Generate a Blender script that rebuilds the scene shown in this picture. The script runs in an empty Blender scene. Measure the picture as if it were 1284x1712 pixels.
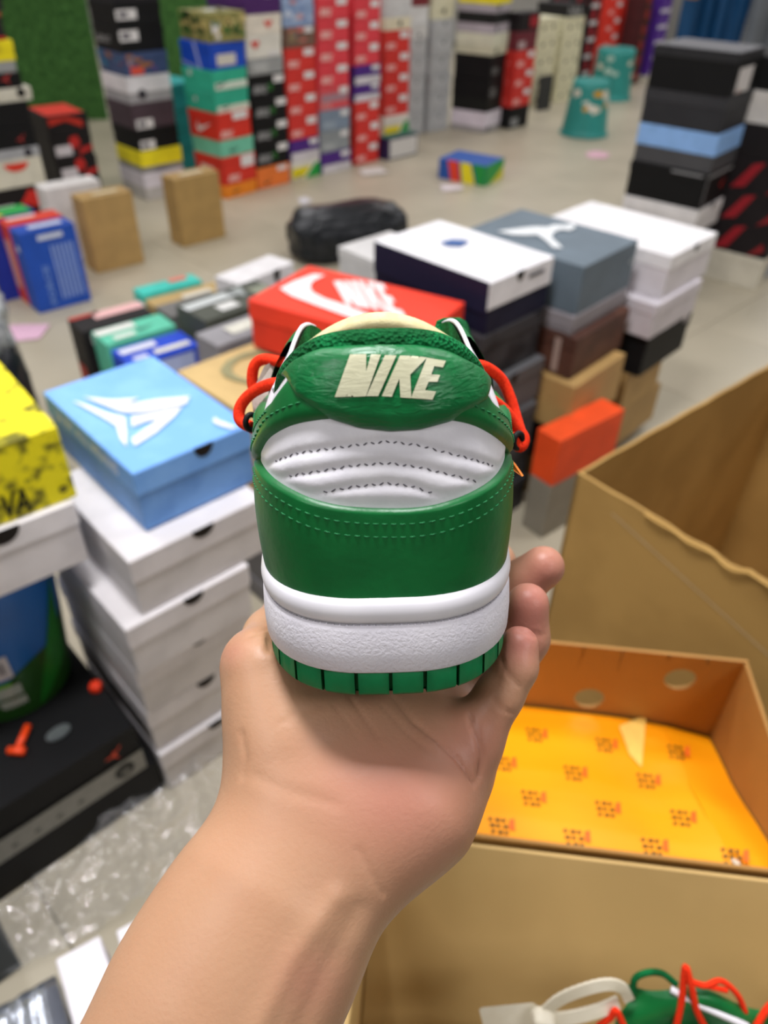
import bpy, bmesh, math, random
import numpy as np
from mathutils import Vector, Matrix
from mathutils.bvhtree import BVHTree
from mathutils.geometry import tessellate_polygon

S = bpy.context.scene
C = S.collection
R_ = random.Random(7)

# ---------------------------------------------------------------- camera
TH = math.radians(38.6); RO = math.radians(-1.15); FPX = 1262.0; CH = 1.33
cth, sth = math.cos(TH), math.sin(TH); cr, sr = math.cos(RO), math.sin(RO)
cam = bpy.data.cameras.new('camera'); camo = bpy.data.objects.new('camera', cam); C.objects.link(camo)
S.camera = camo
cam.sensor_fit = 'HORIZONTAL'; cam.sensor_width = 36.0; cam.lens = 36.0 * FPX / 1284.0
cam.clip_start = 0.02; cam.clip_end = 100
cam.dof.use_dof = True; cam.dof.focus_distance = 0.222; cam.dof.aperture_fstop = 14.5
_fw = Vector((0, cth, -sth)); _r0 = Vector((1, 0, 0)); _u0 = Vector((0, sth, cth))
_rt = _r0 * cr - _u0 * sr; _up = _r0 * sr + _u0 * cr      # camera axes with the slight roll
CAM = Vector((0, 0, CH))
camo.matrix_world = Matrix(((_rt.x, _up.x, -_fw.x, 0), (_rt.y, _up.y, -_fw.y, 0), (_rt.z, _up.z, -_fw.z, CH), (0, 0, 0, 1)))

# ---------------------------------------------------------------- world, lights, exposure
W = bpy.data.worlds.new('world'); S.world = W; W.use_nodes = True
W.node_tree.nodes['Background'].inputs[0].default_value = (0.93, 0.96, 1, 1)
W.node_tree.nodes['Background'].inputs[1].default_value = 0.15
S.view_settings.view_transform = 'Standard'; S.view_settings.look = 'None'
S.view_settings.exposure = 0.14; S.view_settings.gamma = 1.0; S.view_settings.use_curve_mapping = False
def ceiling_lamp(x, y, pw, sx=1.2, sy=0.6):
    l = bpy.data.lights.new('ceiling_panel_light', 'AREA'); l.shape = 'RECTANGLE'; l.size = sx; l.size_y = sy
    l.energy = pw; l.color = (0.985, 0.97, 1.0)
    o = bpy.data.objects.new('ceiling_panel_light', l); C.objects.link(o); o.location = (x, y, 2.96)
for lx in (-4.2, -1.4, 1.4, 4.2):
    for ly in (1.7, 4.4, 7.1, 9.6):
        ceiling_lamp(lx, ly, 24)
ceiling_lamp(-0.22, 0.62, 46, .45, .35)
for lx in (-1.6, 1.6):
    ceiling_lamp(lx, -0.9, 25)

# ---------------------------------------------------------------- helpers
def ray(px, py):
    u = (px - 642) / FPX; v = (856 - py) / FPX
    x = cr * u + sr * v; y = -sr * u + cr * v
    return Vector((x, cth + y * sth, -sth + y * cth))
def at(px, py, z=0.0):
    d = ray(px, py); t = (z - CH) / d.z
    return CAM + d * t
def dep(px, py, D): return CAM + ray(px, py) * D
def pj(P):
    X, Y, Z = P[0], P[1], P[2] - CH
    f = Y * cth - Z * sth; u = Y * sth + Z * cth
    x = X / f * FPX; y = u / f * FPX
    return 642 + cr * x - sr * y, 856 - (sr * x + cr * y)
def zat(X, Y, py):
    lo, hi = -1.0, 3.0
    for _ in range(40):
        m = (lo + hi) / 2
        if pj((X, Y, m))[1] > py: lo = m
        else: hi = m
    return m
def lin(c):
    if isinstance(c, str):
        c = [int(c[i:i + 2], 16) / 255 for i in (0, 2, 4)]
    return tuple((x / 12.92 if x <= .04045 else ((x + .055) / 1.055) ** 2.4) for x in c) + (1,)
_M = {}
def mat(hexc, rough=.6, kind='card', hex2=None, scale=40., bump=.15, spec=.4, key=None, thr=(.42, .58), detail=3.0, sss=0.0):
    k = (hexc, rough, kind, hex2, scale, bump, spec, thr)
    if k in _M: return _M[k]
    m = bpy.data.materials.new((key or kind) + '_' + hexc.lower()); m.use_nodes = True
    nt = m.node_tree; N = nt.nodes; L = nt.links
    b = N['Principled BSDF']; b.inputs['Roughness'].default_value = rough
    b.inputs['Specular IOR Level'].default_value = spec if kind != 'card' or max(lin(hexc)[:3]) > .06 else min(spec, .22)
    tc = N.new('ShaderNodeTexCoord'); nz = N.new('ShaderNodeTexNoise'); nz.inputs['Scale'].default_value = scale
    nz.inputs['Detail'].default_value = detail
    L.new(tc.outputs['Object'], nz.inputs['Vector'])
    rp = N.new('ShaderNodeValToRGB'); L.new(nz.outputs['Fac'], rp.inputs['Fac'])
    a = lin(hexc)
    if hex2: c2 = lin(hex2)
    else: c2 = tuple(x * .9 for x in a[:3]) + (1,)
    rp.color_ramp.elements[0].position = thr[0]; rp.color_ramp.elements[1].position = thr[1]
    rp.color_ramp.elements[0].color = c2; rp.color_ramp.elements[1].color = a
    L.new(rp.outputs[0], b.inputs['Base Color'])
    if bump:
        bp = N.new('ShaderNodeBump'); bp.inputs['Strength'].default_value = bump; bp.inputs['Distance'].default_value = .001
        if kind == 'leather':
            v = N.new('ShaderNodeTexNoise'); v.inputs['Scale'].default_value = scale * 5; v.inputs['Detail'].default_value = 5
        elif kind == 'pebble':
            v = N.new('ShaderNodeTexNoise'); v.inputs['Scale'].default_value = 900; v.inputs['Detail'].default_value = 2; v.inputs['Distortion'].default_value = .6
        elif kind == 'knit':
            v = N.new('ShaderNodeTexVoronoi'); v.inputs['Scale'].default_value = scale * 8
        elif kind == 'wrinkle':
            mp = N.new('ShaderNodeMapping'); mp.inputs['Scale'].default_value = (1, 1, 3.2); v = N.new('ShaderNodeTexNoise'); v.inputs['Scale'].default_value = 210; v.inputs['Detail'].default_value = 5; v.inputs['Distortion'].default_value = .8
            bp.inputs['Distance'].default_value = .0007
        elif kind == 'foil':
            v = N.new('ShaderNodeTexNoise'); v.inputs['Scale'].default_value = 60; v.inputs['Distortion'].default_value = 1.5
        else:
            v = N.new('ShaderNodeTexNoise'); v.inputs['Scale'].default_value = scale * 4
        if kind == 'wrinkle': L.new(tc.outputs['Object'], mp.inputs['Vector']); L.new(mp.outputs[0], v.inputs['Vector'])
        else: L.new(tc.outputs['Object'], v.inputs['Vector'])
        L.new(v.outputs[0] if kind != 'knit' else v.outputs['Distance'], bp.inputs['Height'])
        L.new(bp.outputs[0], b.inputs['Normal'])
    if kind == 'foil': b.inputs['Metallic'].default_value = .85
    if kind == 'metal': b.inputs['Metallic'].default_value = .9
    if sss:
        b.inputs['Subsurface Weight'].default_value = sss; b.inputs['Subsurface Radius'].default_value = (.006, .002, .001)
        b.inputs['Subsurface Scale'].default_value = 1.0
    _M[k] = m
    return m

class MB:
    def __init__(s): s.v = []; s.f = []
    def add(s, vs, fs):
        o = len(s.v); s.v += [tuple(x) for x in vs]; s.f += [tuple(i + o for i in f) for f in fs]
    def box(s, x0, y0, z0, x1, y1, z1, bev=0.0):
        if bev <= 0:
            s.add([(x0, y0, z0), (x1, y0, z0), (x1, y1, z0), (x0, y1, z0), (x0, y0, z1), (x1, y0, z1), (x1, y1, z1), (x0, y1, z1)],
                  [(0, 3, 2, 1), (4, 5, 6, 7), (0, 1, 5, 4), (1, 2, 6, 5), (2, 3, 7, 6), (3, 0, 4, 7)])
            return
        b = bev; vs = []; ix = {}
        for i, X in enumerate((x0, x1)):
            for j, Y in enumerate((y0, y1)):
                for k, Z in enumerate((z0, z1)):
                    sx, sy, sz = (1, -1)[i], (1, -1)[j], (1, -1)[k]
                    ix[i, j, k, 0] = len(vs); vs.append((X, Y + sy * b, Z + sz * b))
                    ix[i, j, k, 1] = len(vs); vs.append((X + sx * b, Y, Z + sz * b))
                    ix[i, j, k, 2] = len(vs); vs.append((X + sx * b, Y + sy * b, Z))
        fs = []
        q = [(0, 0), (1, 0), (1, 1), (0, 1)]
        for s_ in (0, 1):
            fs.append([ix[s_, j, k, 0] for j, k in (q if s_ else q[::-1])])
            fs.append([ix[i, s_, k, 1] for i, k in (q[::-1] if s_ else q)])
            fs.append([ix[i, j, s_, 2] for i, j in (q if s_ else q[::-1])])
        for i in (0, 1):
            for j in (0, 1):
                f = [ix[i, j, 0, 0], ix[i, j, 0, 1], ix[i, j, 1, 1], ix[i, j, 1, 0]]; fs.append(f if (i ^ j) == 0 else f[::-1])
                f = [ix[i, 0, j, 0], ix[i, 0, j, 2], ix[i, 1, j, 2], ix[i, 1, j, 0]]; fs.append(f if (i ^ j) else f[::-1])
                f = [ix[0, i, j, 1], ix[0, i, j, 2], ix[1, i, j, 2], ix[1, i, j, 1]]; fs.append(f if (i ^ j) == 0 else f[::-1])
                for k in (0, 1):
                    f = [ix[i, j, k, 0], ix[i, j, k, 1], ix[i, j, k, 2]]; fs.append(f if (i ^ j ^ k) else f[::-1])
        s.add(vs, fs)
    def grid(s, rows, closed=False):
        n = len(rows[0]); vs = [p for r in rows for p in r]; fs = []
        for i in range(len(rows) - 1):
            for j in range(n if closed else n - 1):
                k = (j + 1) % n
                fs.append((i * n + j, i * n + k, (i + 1) * n + k, (i + 1) * n + j))
        s.add(vs, fs)
    def tube(s, pts, r, n=10, caps=True):
        pts = [Vector(p) for p in pts]; rr = r if hasattr(r, '__len__') else [r] * len(pts)
        rows = []; t0 = (pts[1] - pts[0]).normalized()
        a = Vector((0, 0, 1)) if abs(t0.z) < .9 else Vector((1, 0, 0))
        nx = t0.cross(a).normalized()
        for i, p in enumerate(pts):
            t = (pts[min(i + 1, len(pts) - 1)] - pts[max(i - 1, 0)])
            t = t.normalized() if t.length > 1e-9 else t0
            nx = (nx - t * nx.dot(t)).normalized(); ny = t.cross(nx)
            rows.append([p + (nx * math.cos(2 * math.pi * k / n) + ny * math.sin(2 * math.pi * k / n)) * rr[i] for k in range(n)])
        s.grid(rows, True)
        if caps:
            o = len(s.v); s.v += [tuple(pts[0]), tuple(pts[-1])]
            b0 = o - n * len(pts); b1 = o - n
            for k in range(n):
                s.f.append((o, b0 + (k + 1) % n, b0 + k)); s.f.append((o + 1, b1 + k, b1 + (k + 1) % n))
    def poly(s, pts3):
        tris = tessellate_polygon([[Vector(p) for p in pts3]])
        s.add(pts3, [tuple(t) for t in tris])
    def build(s, name, m=None, parent=None, smooth=False, xf=None):
        me = bpy.data.meshes.new(name)
        v = s.v if xf is None else [tuple(xf @ Vector(p)) for p in s.v]
        me.from_pydata(v, [], s.f); me.update()
        if smooth: me.polygons.foreach_set('use_smooth', [True] * len(me.polygons))
        return link(name, me, m, parent)
def link(name, me, m=None, parent=None):
    o = bpy.data.objects.new(name, me); C.objects.link(o)
    if m is not None and not me.materials: me.materials.append(m)
    if parent is not None: o.parent = parent
    return o
def empty(name, loc=(0, 0, 0), rz=0.0):
    o = bpy.data.objects.new(name, None); C.objects.link(o); o.location = loc; o.rotation_euler = (0, 0, rz)
    o.empty_display_size = .05
    return o
def tag(o, label=None, cat=None, group=None, kind=None):
    if label: o['label'] = label
    if cat: o['category'] = cat
    if group: o['group'] = group
    if kind: o['kind'] = kind
    return o
def spline(pts, n):
    """Catmull-Rom through pts, n samples."""
    P = [Vector(p) for p in pts]; P = [P[0] * 2 - P[1]] + P + [P[-1] * 2 - P[-2]]
    out = []; m = len(P) - 3
    for i in range(n):
        u = i / (n - 1) * m; k = min(int(u), m - 1); t = u - k
        a, b, c, d = P[k:k + 4]
        out.append(.5 * ((2 * b) + (c - a) * t + (2 * a - 5 * b + 4 * c - d) * t * t + (3 * b - a - 3 * c + d) * t ** 3))
    return out
def interp(x, xs, ys): return float(np.interp(x, xs, ys))

# ---------------------------------------------------------------- room shell
def structure(o): o['kind'] = 'structure'; return o
RY = math.radians(44)
fl = MB(); fl.box(-9, -3, -.06, 9, 13, -.012); floor = structure(fl.build('floor', mat('8d8978', .7, scale=6)))
tile_m = mat('b9b09a', .38, hex2='aaa28d', scale=2.2, bump=.02, spec=.45, thr=(.3, .7), key='floor_tile')
tb = MB(); tb.box(-.2988, -.2988, -.012, .2988, .2988, 0, .0012); tme = None
ca, sa = math.cos(RY), math.sin(RY)
for i in range(-22, 26):
    for j in range(-14, 22):
        x = (i + .5) * .6 * ca - (j + .5) * .6 * sa; y = (i + .5) * .6 * sa + (j + .5) * .6 * ca
        if not (.2 < y < 10.6 and abs(x) < 5.6): continue
        px, py = pj((x, y, 0))
        if not (-900 < px < 2200 and -300 < py < 2300): continue
        if tme is None: t = tb.build('tile', tile_m, floor); tme = t.data
        else: t = link('tile', tme, None, floor)
        t.location = (x, y, 0); t.rotation_euler = (0, 0, RY)
wm = mat('a5a29b', .8, scale=3)
for nm, b in (('wall_left', (-6.2, -3, 0, -6.1, 11.6, 3.0)), ('wall_right', (6.1, -3, 0, 6.2, 11.6, 3.0)), ('wall_back', (-6.2, 11.5, 0, 6.2, 11.6, 3.0)),
              ('wall_front', (-6.2, -3.1, 0, 6.2, -3, 3.0)), ('ceiling', (-6.2, -3.1, 3.0, 6.2, 11.6, 3.1))):
    q = MB(); q.box(*b); structure(q.build(nm, wm))
# ---------------------------------------------------------------- the sneaker held up in front
D0 = 0.2095
EL = math.radians(20); ROLL = math.radians(-1.6)
def cam_vec(x, y, z): return _rt * x + _up * y + _fw * z
_sr, _su, _sf = (1, 0, 0), (0, math.cos(EL), -math.sin(EL)), (0, math.sin(EL), math.cos(EL))
def _rollv(v):
    c, s = math.cos(-ROLL), math.sin(-ROLL)
    return (v[0] * c - v[1] * s, v[0] * s + v[1] * c, v[2])
SX = cam_vec(*_rollv(_sr)); SZ = cam_vec(*_rollv(_su)); SY = cam_vec(*_rollv(_sf))
SO = dep(651, 1160, D0)
SM = Matrix(((SX.x, SY.x, SZ.x, SO.x), (SX.y, SY.y, SZ.y, SO.y), (SX.z, SY.z, SZ.z, SO.z), (0, 0, 0, 1)))
SMI = SM.inverted()
sneaker = empty('sneaker'); sneaker.matrix_world = SM
tag(sneaker, 'green and white low sneaker in the hand, big cream lettering on its heel tab', 'sneaker')

# plan outline of the sole, half widths along the length (heel at y = 0)
OUT = [(0, 0), (.012, .0008), (.022, .005), (.0295, .013), (.0342, .025), (.0362, .042), (.0372, .060), (.0382, .085), (.0400, .115), (.0438, .150), (.0468, .185), (.0462, .215), (.040, .245), (.029, .266), (.015, .278), (0, .282)]
TOP = [(0, .0095, .0965), (.008, .0105, .0962), (.0155, .0145, .0945), (.0225, .021, .0900), (.0275, .032, .0835), (.0315, .046, .0770), (.0320, .062, .0725), (.0318, .085, .0790), (.0280, .108, .0885), (.0235, .135, .0830), (.0185, .170, .0680), (.0150, .200, .0590), (.0105, .216, .0550), (.007, .223, .0530), (.003, .227, .0520), (0, .228, .0515)]
NH = 110
_oh = spline([(x, y, 0) for x, y in OUT], 400); _th = spline(TOP, 400)
_al = [0.0]
for i in range(1, 400): _al.append(_al[-1] + (_oh[i] - _oh[i - 1]).length)
HALF = _al[-1]
_oa = np.array([[p.x, p.y] for p in _oh]); _ta = np.array([list(p) for p in _th]); _al = np.array(_al)
def half_out(t):
    a = abs(t); s = 1 if t >= 0 else -1
    return s * np.interp(a, _al, _oa[:, 0]), np.interp(a, _al, _oa[:, 1])
def half_top(t):
    a = abs(t); s = 1 if t >= 0 else -1
    return s * np.interp(a, _al, _ta[:, 0]), np.interp(a, _al, _ta[:, 1]), np.interp(a, _al, _ta[:, 2])
Z0 = .027
def upper(t, v):
    """Point of the upper: t = arc length from the heel centre (right +), v = 0 at the sole, 1 at the top line."""
    x0, y0 = half_out(t); x1, y1, z1 = half_top(t)
    a = abs(t); k = min(max((a - .17) / .07, 0), 1)
    x0 *= .985; y0 = y0 * (1 - .03 * k) + .0012 * (1 - k)
    f = (max(v, 0) ** 2.6) * (1 - k) + (v ** 2.2 if v > 0 else 0) * k
    g = v * (1 - k) + (math.sin(min(max(v, 0), 1) * math.pi / 2) if v > 0 else v) * k
    bul = .0022 * math.sin(math.pi * min(max(v, 0), 1)) * (1 - k) * (1 if a > .02 else .35 + .65 * a / .02) + .0042 * math.exp(-((a - .105) / .03) ** 2) * math.sin(math.pi * min(max(v, 0), 1) ** 1.6)
    x = x0 + (x1 - x0) * f; y = y0 + (y1 - y0) * (f * .7 + .3 * max(v, 0)); z = Z0 + (z1 - Z0) * g
    if a < .2:
        nx, ny = half_out(t + .001)[0] - half_out(t - .001)[0], half_out(t + .001)[1] - half_out(t - .001)[1]
        l = math.hypot(nx, ny) or 1
        x += ny / l * bul; y += -nx / l * bul
    return Vector((x, y, z))
def unormal(t, v):
    e = 5e-4
    a = upper(t + e, v) - upper(t - e, v); b = upper(t, min(v + .01, 1.02)) - upper(t, v - .01)
    n = a.cross(b)
    return n.normalized() if n.length > 1e-12 else Vector((0, -1, 0))
TS = [HALF * (abs(u) ** 1.25) * (1 if u >= 0 else -1) for u in np.linspace(-1, 1, 2 * NH + 1)]
VS = np.linspace(-.05, 1, 46)
ub = MB(); ub.grid([[upper(t, v) for t in TS] for v in VS])
_bv = BVHTree.FromPolygons([Vector(p) for p in ub.v], ub.f)
white_l = mat('e9e7ec', .42, 'leather', hex2='e2e0e6', scale=90, bump=.12, spec=.4, key='white_leather')
green_l = mat('046a30', .38, 'leather', hex2='03622c', scale=70, bump=.14, spec=.42, key='green_leather')
green_w = mat('057038', .33, 'wrinkle', hex2='046632', scale=120, bump=.6, spec=.45, key='green_wrinkled_leather')
green_k = mat('06703a', .9, 'knit', hex2='045528', scale=110, bump=1.0, spec=.2, key='green_mesh_knit')
green_r = mat('048048', .6, 'leather', hex2='037641', scale=60, bump=.25, spec=.35, key='green_rubber')
orange_c = mat('ff3b12', .75, 'card', hex2='f22f0c', scale=900, bump=.5, spec=.2, key='orange_cord')
cream_m = mat('d6cb9c', .75, 'card', hex2='cdc18f', scale=200, bump=.2, key='cream_foam')
upp = ub.build('upper', white_l, sneaker, True); upp['label'] = 'white leather'

def pix_tv(px, py):
    """The (t, v) of the upper seen at a pixel."""
    o = SMI @ CAM; d = (SMI.to_3x3() @ ray(px, py)).normalized()
    h = _bv.ray_cast(o, d)
    if h[0] is None: return None
    n = len(TS); fi = h[2]; r = fi // (n - 1); c = fi % (n - 1)
    best = None
    for i in range(7):
        for j in range(7):
            t = TS[c] + (TS[c + 1] - TS[c]) * i / 6; v = VS[r] + (VS[r + 1] - VS[r]) * j / 6
            dd = (upper(t, v) - h[0]).length
            if best is None or dd < best[0]: best = (dd, t, v)
    return best[1], best[2]
def tv_curve(pts, ext=()):
    got = [q for q in (pix_tv(*p) for p in pts) if q]
    got += list(ext); got.sort()
    return [g[0] for g in got], [g[1] for g in got]
def panel(name, t0, t1, lo, hi, thick, m, nx=120, ny=16, edge=.25, fn=None, label=None):
    mb = MB(); rows = []
    for j in range(ny + 1):
        w = j / ny; row = []
        prof = min(1, min(w, 1 - w) / edge) if edge else 1
        prof = math.sqrt(max(0, 1 - (1 - prof) ** 2))
        for i in range(nx + 1):
            t = t0 + (t1 - t0) * i / nx
            a, b = lo(t), hi(t); v = a + (b - a) * w
            o = -.0004 + (thick + .0004) * prof
            if fn: o += fn(t, v, w) * prof
            row.append(upper(t, v) + unormal(t, v) * o)
        rows.append(row)
    mb.grid(rows)
    ob = mb.build(name, m, sneaker, True)
    if label: ob['label'] = label
    return ob, mb
def smooth_curve(xs, ys, n=9):
    g = np.linspace(xs[0], xs[-1], 160); y = np.interp(g, xs, ys); k = np.ones(n) / n
    yp = np.pad(y, n // 2, mode='edge'); y2 = np.convolve(yp, k, 'valid')
    return lambda t: float(np.interp(t, g, y2))

# counter band round the heel
cx, cy = tv_curve([(452, 790), (470, 806), (500, 823), (540, 838), (590, 847), (650, 850), (710, 846), (760, 834), (800, 815), (830, 790)], [(-.044, .575), (-.056, .60), (-.075, .57), (-.12, .36), (-.16, .18), (.044, .555), (.056, .59), (.075, .57), (.12, .36), (.16, .18)])
c_top = smooth_curve(cx, cy, 5)
panel('heel_counter', -.155, .155, lambda t: -.03, c_top, .0020, green_l, 200, 40, .03, label='green leather')
# quilted white panel with three stitched chevrons
l1 = tv_curve([(460, 772), (500, 757), (545, 750), (600, 743), (650, 738), (700, 744), (750, 758), (790, 768), (826, 780)])
l2 = tv_curve([(482, 797), (540, 786), (590, 778), (650, 774), (700, 780), (750, 793), (798, 806)])
l3 = tv_curve([(537, 823), (590, 813), (650, 808), (690, 813), (736, 829)])
LN = [lambda t, q=q: float(np.interp(t, q[0], q[1])) - (max(0, q[0][0] - t) + max(0, t - q[0][-1])) * 4.5 for q in (l1, l2, l3)]
tcx, tcy = tv_curve([(476, 640), (500, 668), (545, 700), (600, 717), (650, 723), (700, 720), (750, 708), (785, 690), (812, 655)])
tab_lo = smooth_curve(tcx, tcy, 5)
def quilt(t, v, w):
    d = min(abs(v - q(t)) for q in LN)
    k = min(1, max(0, (v - c_top(t)) / .06)); k = k * k * (3 - 2 * k)
    return .0007 * (1 - math.exp(-(d / .020) ** 2)) * k - .0007
panel('quilted_panel', -.062, .062, lambda t: c_top(t) - .02, lambda t: .86, .0008, white_l, 170, 60, .03, fn=quilt, label='white quilted leather with three chevron seams')
# green strap that runs round under the tab and forward to the eyestay
sx, sy = tv_curve([(440, 762), (452, 738), (480, 720), (520, 709), (560, 703), (740, 706), (790, 716), (825, 736), (848, 760)], [(-.125, .42), (.125, .42)])
s_lo = smooth_curve(sx, sy, 5)
ux, uy = tv_curve([(432, 730), (444, 700), (462, 678), (482, 661), (800, 668), (828, 690), (850, 718)], [(-.03, .93), (0, .93), (.03, .93), (-.135, .62), (.135, .62)])
s_hi = smooth_curve(ux, uy, 5)
panel('strap', -.125, .125, s_lo, lambda t: max(s_hi(t), s_lo(t) + .05), .0030, green_l, 180, 14, .25, label='green leather strap')
# padded lens-shaped tab
hx, hy = tv_curve([(480, 632), (505, 603), (545, 582), (590, 573), (640, 569.5), (690, 574), (740, 587), (785, 616), (812, 650)])
tab_hi = smooth_curve(hx, hy, 5)
tt0, tt1 = max(tcx[0], hx[0]), min(tcx[-1], hx[-1])
def lens(t):
    k = min(1, (t - tt0) / .012, (tt1 - t) / .012); return max(0.0, k)
tlo = lambda t: tab_hi(t) - (tab_hi(t) - tab_lo(t)) * max(.02, math.sqrt(lens(t)))
tab, tabmb = panel('heel_tab', tt0, tt1, tlo, lambda t: tab_hi(t), .0034, green_w, 150, 40, .22, fn=lambda t, v, w: .0012 * math.sin(math.pi * w) - .0030 * (1 - lens(t) ** .7), label='green padded lens-shaped leather tab')
_tb = BVHTree.FromPolygons([Vector(p) for p in tabmb.v], tabmb.f)
def pix_on(bv, px, py, off):
    o = SMI @ CAM; d = (SMI.to_3x3() @ ray(px, py)).normalized()
    h = bv.ray_cast(o, d)
    if h[0] is None: return None
    n = h[1] if h[1].dot(d) < 0 else -h[1]
    return h[0] + n * off
# lettering
NIKE = [[(398, 278), (500, 276), (499, 383), (530, 277), (592, 279), (497, 538), (418, 541), (414, 425), (370, 541), (303, 543)],
        [(617, 281), (690, 283), (575, 537), (500, 537)],
        [(712, 284), (777, 287), (743, 376), (838, 291), (880, 297), (776, 403), (783, 540), (780, 550), (715, 545), (708, 426), (661, 541), (597, 537)],
        [(879, 297), (998, 317), (980, 358), (925, 350), (907, 402), (962, 405), (945, 448), (890, 448), (868, 500), (937, 508), (915, 560), (781, 549)]]
def fine_poly(pts, step):
    bm = bmesh.new(); vs = [bm.verts.new((x, y, 0)) for x, y in pts]
    bm.faces.new(vs)
    for _ in range(7):
        bmesh.ops.triangulate(bm, faces=bm.faces[:], quad_method='BEAUTY', ngon_method='BEAUTY')
        es = [e for e in bm.edges if e.calc_length() > step]
        if not es: break
        bmesh.ops.subdivide_edges(bm, edges=es, cuts=1)
    bmesh.ops.triangulate(bm, faces=bm.faces[:])
    bm.verts.index_update()
    v = [(p.co.x, p.co.y) for p in bm.verts]; f = [tuple(x.index for x in q.verts) for q in bm.faces]
    bm.free(); return v, f
print_m = mat('d5d3b4', .36, 'wrinkle', hex2='cbc9a8', scale=45, bump=.3, spec=.55, key='cream_print')
for k, pg in enumerate(NIKE):
    v, f = fine_poly(pg, 22); lm = MB()
    lm.add([pix_on(_tb, 480 + x / 3.776, 520 + y / 3.776, .00035) or Vector((0, 0, 0)) for x, y in v], f)
    lo = lm.build('letter', print_m, tab, True); lo['label'] = 'cream letter %s printed on the green tab' % 'NIKE'[k]
# stitching
def stitches(name, fn, t0, t1, m, step=.0024, ln=.0017, zig=.0, off=.0022, r=.00022):
    mb = MB(); n = int((t1 - t0) / step)
    for i in range(n):
        t = t0 + (i + .5) * step; v = fn(t); dv = zig * (1 if i % 2 else -1)
        a = upper(t - ln / 2, fn(t - ln / 2) - dv); b = upper(t + ln / 2, fn(t + ln / 2) + dv); nn = unormal(t, v)
        mid = (a + b) / 2 + nn * (off + .00018)
        mb.tube([a + nn * (off - .0002), mid, b + nn * (off - .0002)], r, 5)
    o = mb.build(name, m, sneaker, True); o['kind'] = 'stuff'; return o
thread_g = mat('1f7a46', .7, scale=300, key='green_thread'); thread_d = mat('56535b', .7, scale=300, key='grey_thread'); thread_p = mat('1e5c38', .7, scale=300, key='dark_green_thread')
for dv in (.055, .105): stitches('stitching', lambda t, dv=dv: c_top(t) - dv * (1 if abs(t) < .075 else .6), -.15, .15, thread_g, off=.0020)
for q, L_ in zip((l1, l2, l3), LN): stitches('stitching', L_, q[0][0], q[0][-1], thread_d, step=.0021, ln=.0013, zig=.005, off=.0001, r=.0002)
stitches('stitching', lambda t: s_lo(t) + .075, -.12, -.02, thread_g, off=.0031); stitches('stitching', lambda t: s_lo(t) + .075, .02, .12, thread_g, off=.0031)
stitches('stitching', lambda t: s_hi(t) - .05, -.12, -.036, thread_g, off=.0031); stitches('stitching', lambda t: s_hi(t) - .05, .036, .12, thread_g, off=.0031)

# side overlays: eyestay, foxing at the toe, green side logo
for sg in (-1, 1):
    a, b = sorted((sg * .125, sg * .262))
    panel('eyestay', a, b, lambda t: interp(abs(t), [.125, .14, .16, .2, .262], [.60, .62, .66, .70, .86]), lambda t: .995, .0022, green_l, 60, 10, .2, label='green leather')
    a, b = sorted((sg * .11, sg * .235))
    panel('side_logo', a, b, lambda t: interp(abs(t), [.11, .15, .19, .22, .235], [.52, .44, .18, .20, .28]), lambda t: interp(abs(t), [.11, .15, .19, .22, .235], [.56, .58, .46, .50, .32]), .0012, orange_c if False else white_l, 50, 8, .2, label='white leather curved stripe')
panel('toe_cap', .262, HALF + .0, lambda t: -.03, lambda t: .5, .0016, green_l, 30, 10, .15, label='green leather')
panel('toe_cap', -HALF, -.262, lambda t: -.03, lambda t: .5, .0016, green_l, 30, 10, .15, label='green leather')

# sole: swept profiles
def sweep(name, prof, m, n=220, label=None, ts=None):
    mb = MB(); rows = []
    tl = ts if ts is not None else [HALF * u for u in np.linspace(-1, 1, n)]
    for o, z in prof:
        row = []
        for t in tl:
            x, y = half_out(t); e = .0006
            dx = half_out(t + e)[0] - half_out(t - e)[0]; dy = half_out(t + e)[1] - half_out(t - e)[1]
            if abs(t) > HALF - .002: dx, dy = -1, 0
            if abs(t) < .001: dx, dy = 1, 0
            l = math.hypot(dx, dy) or 1
            row.append(Vector((x + dy / l * o, y - dx / l * o, z)))
        rows.append(row)
    mb.grid(rows)
    if ts is not None:
        k = len(tl); n_ = len(prof)
        mb.f.append(tuple(i * k for i in range(n_))[::-1]); mb.f.append(tuple(i * k + k - 1 for i in range(n_)))
    ob = mb.build(name, m, sneaker, True)
    if label: ob['label'] = label
    return ob
white_s = mat('eeecf1', .38, 'card', hex2='e6e4ea', scale=30, bump=.02, spec=.45, key='white_midsole')
white_p = mat('e8e5ec', .55, 'pebble', hex2='e3e0e8', scale=60, bump=.26, spec=.35, key='white_pebbled_rubber')
sweep('midsole_lip', [(-.004, .0300), (.0002, .0302), (.0016, .0296), (.0024, .0282), (.0027, .0262), (.0024, .0240), (.0014, .0226), (-.001, .0222)], white_s, label='smooth white rubber lip')
sweep('foxing', [(-.002, .0222), (.0014, .0222), (.0021, .0217), (.0025, .0206), (.0027, .014), (.0024, .0084), (.0018, .0078), (-.006, .0078)], white_p, label='white pebbled rubber band')
stm = MB()
for i in range(70):
    t = -.062 + i * .0018; x, y = half_out(t); dx = half_out(t + .0006)[0] - half_out(t - .0006)[0]; dy = half_out(t + .0006)[1] - half_out(t - .0006)[1]; l = math.hypot(dx, dy)
    p = Vector((x + dy / l * .0013, y - dx / l * .0013, .0222)); d = Vector((dx / l, dy / l, 0)) * .0007
    stm.tube([p - d, p + d], .00028, 5)
stm.build('sole_stitching', mat('b9b6bd', .7, scale=300, key='white_thread'), sneaker, True)['kind'] = 'stuff'
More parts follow.
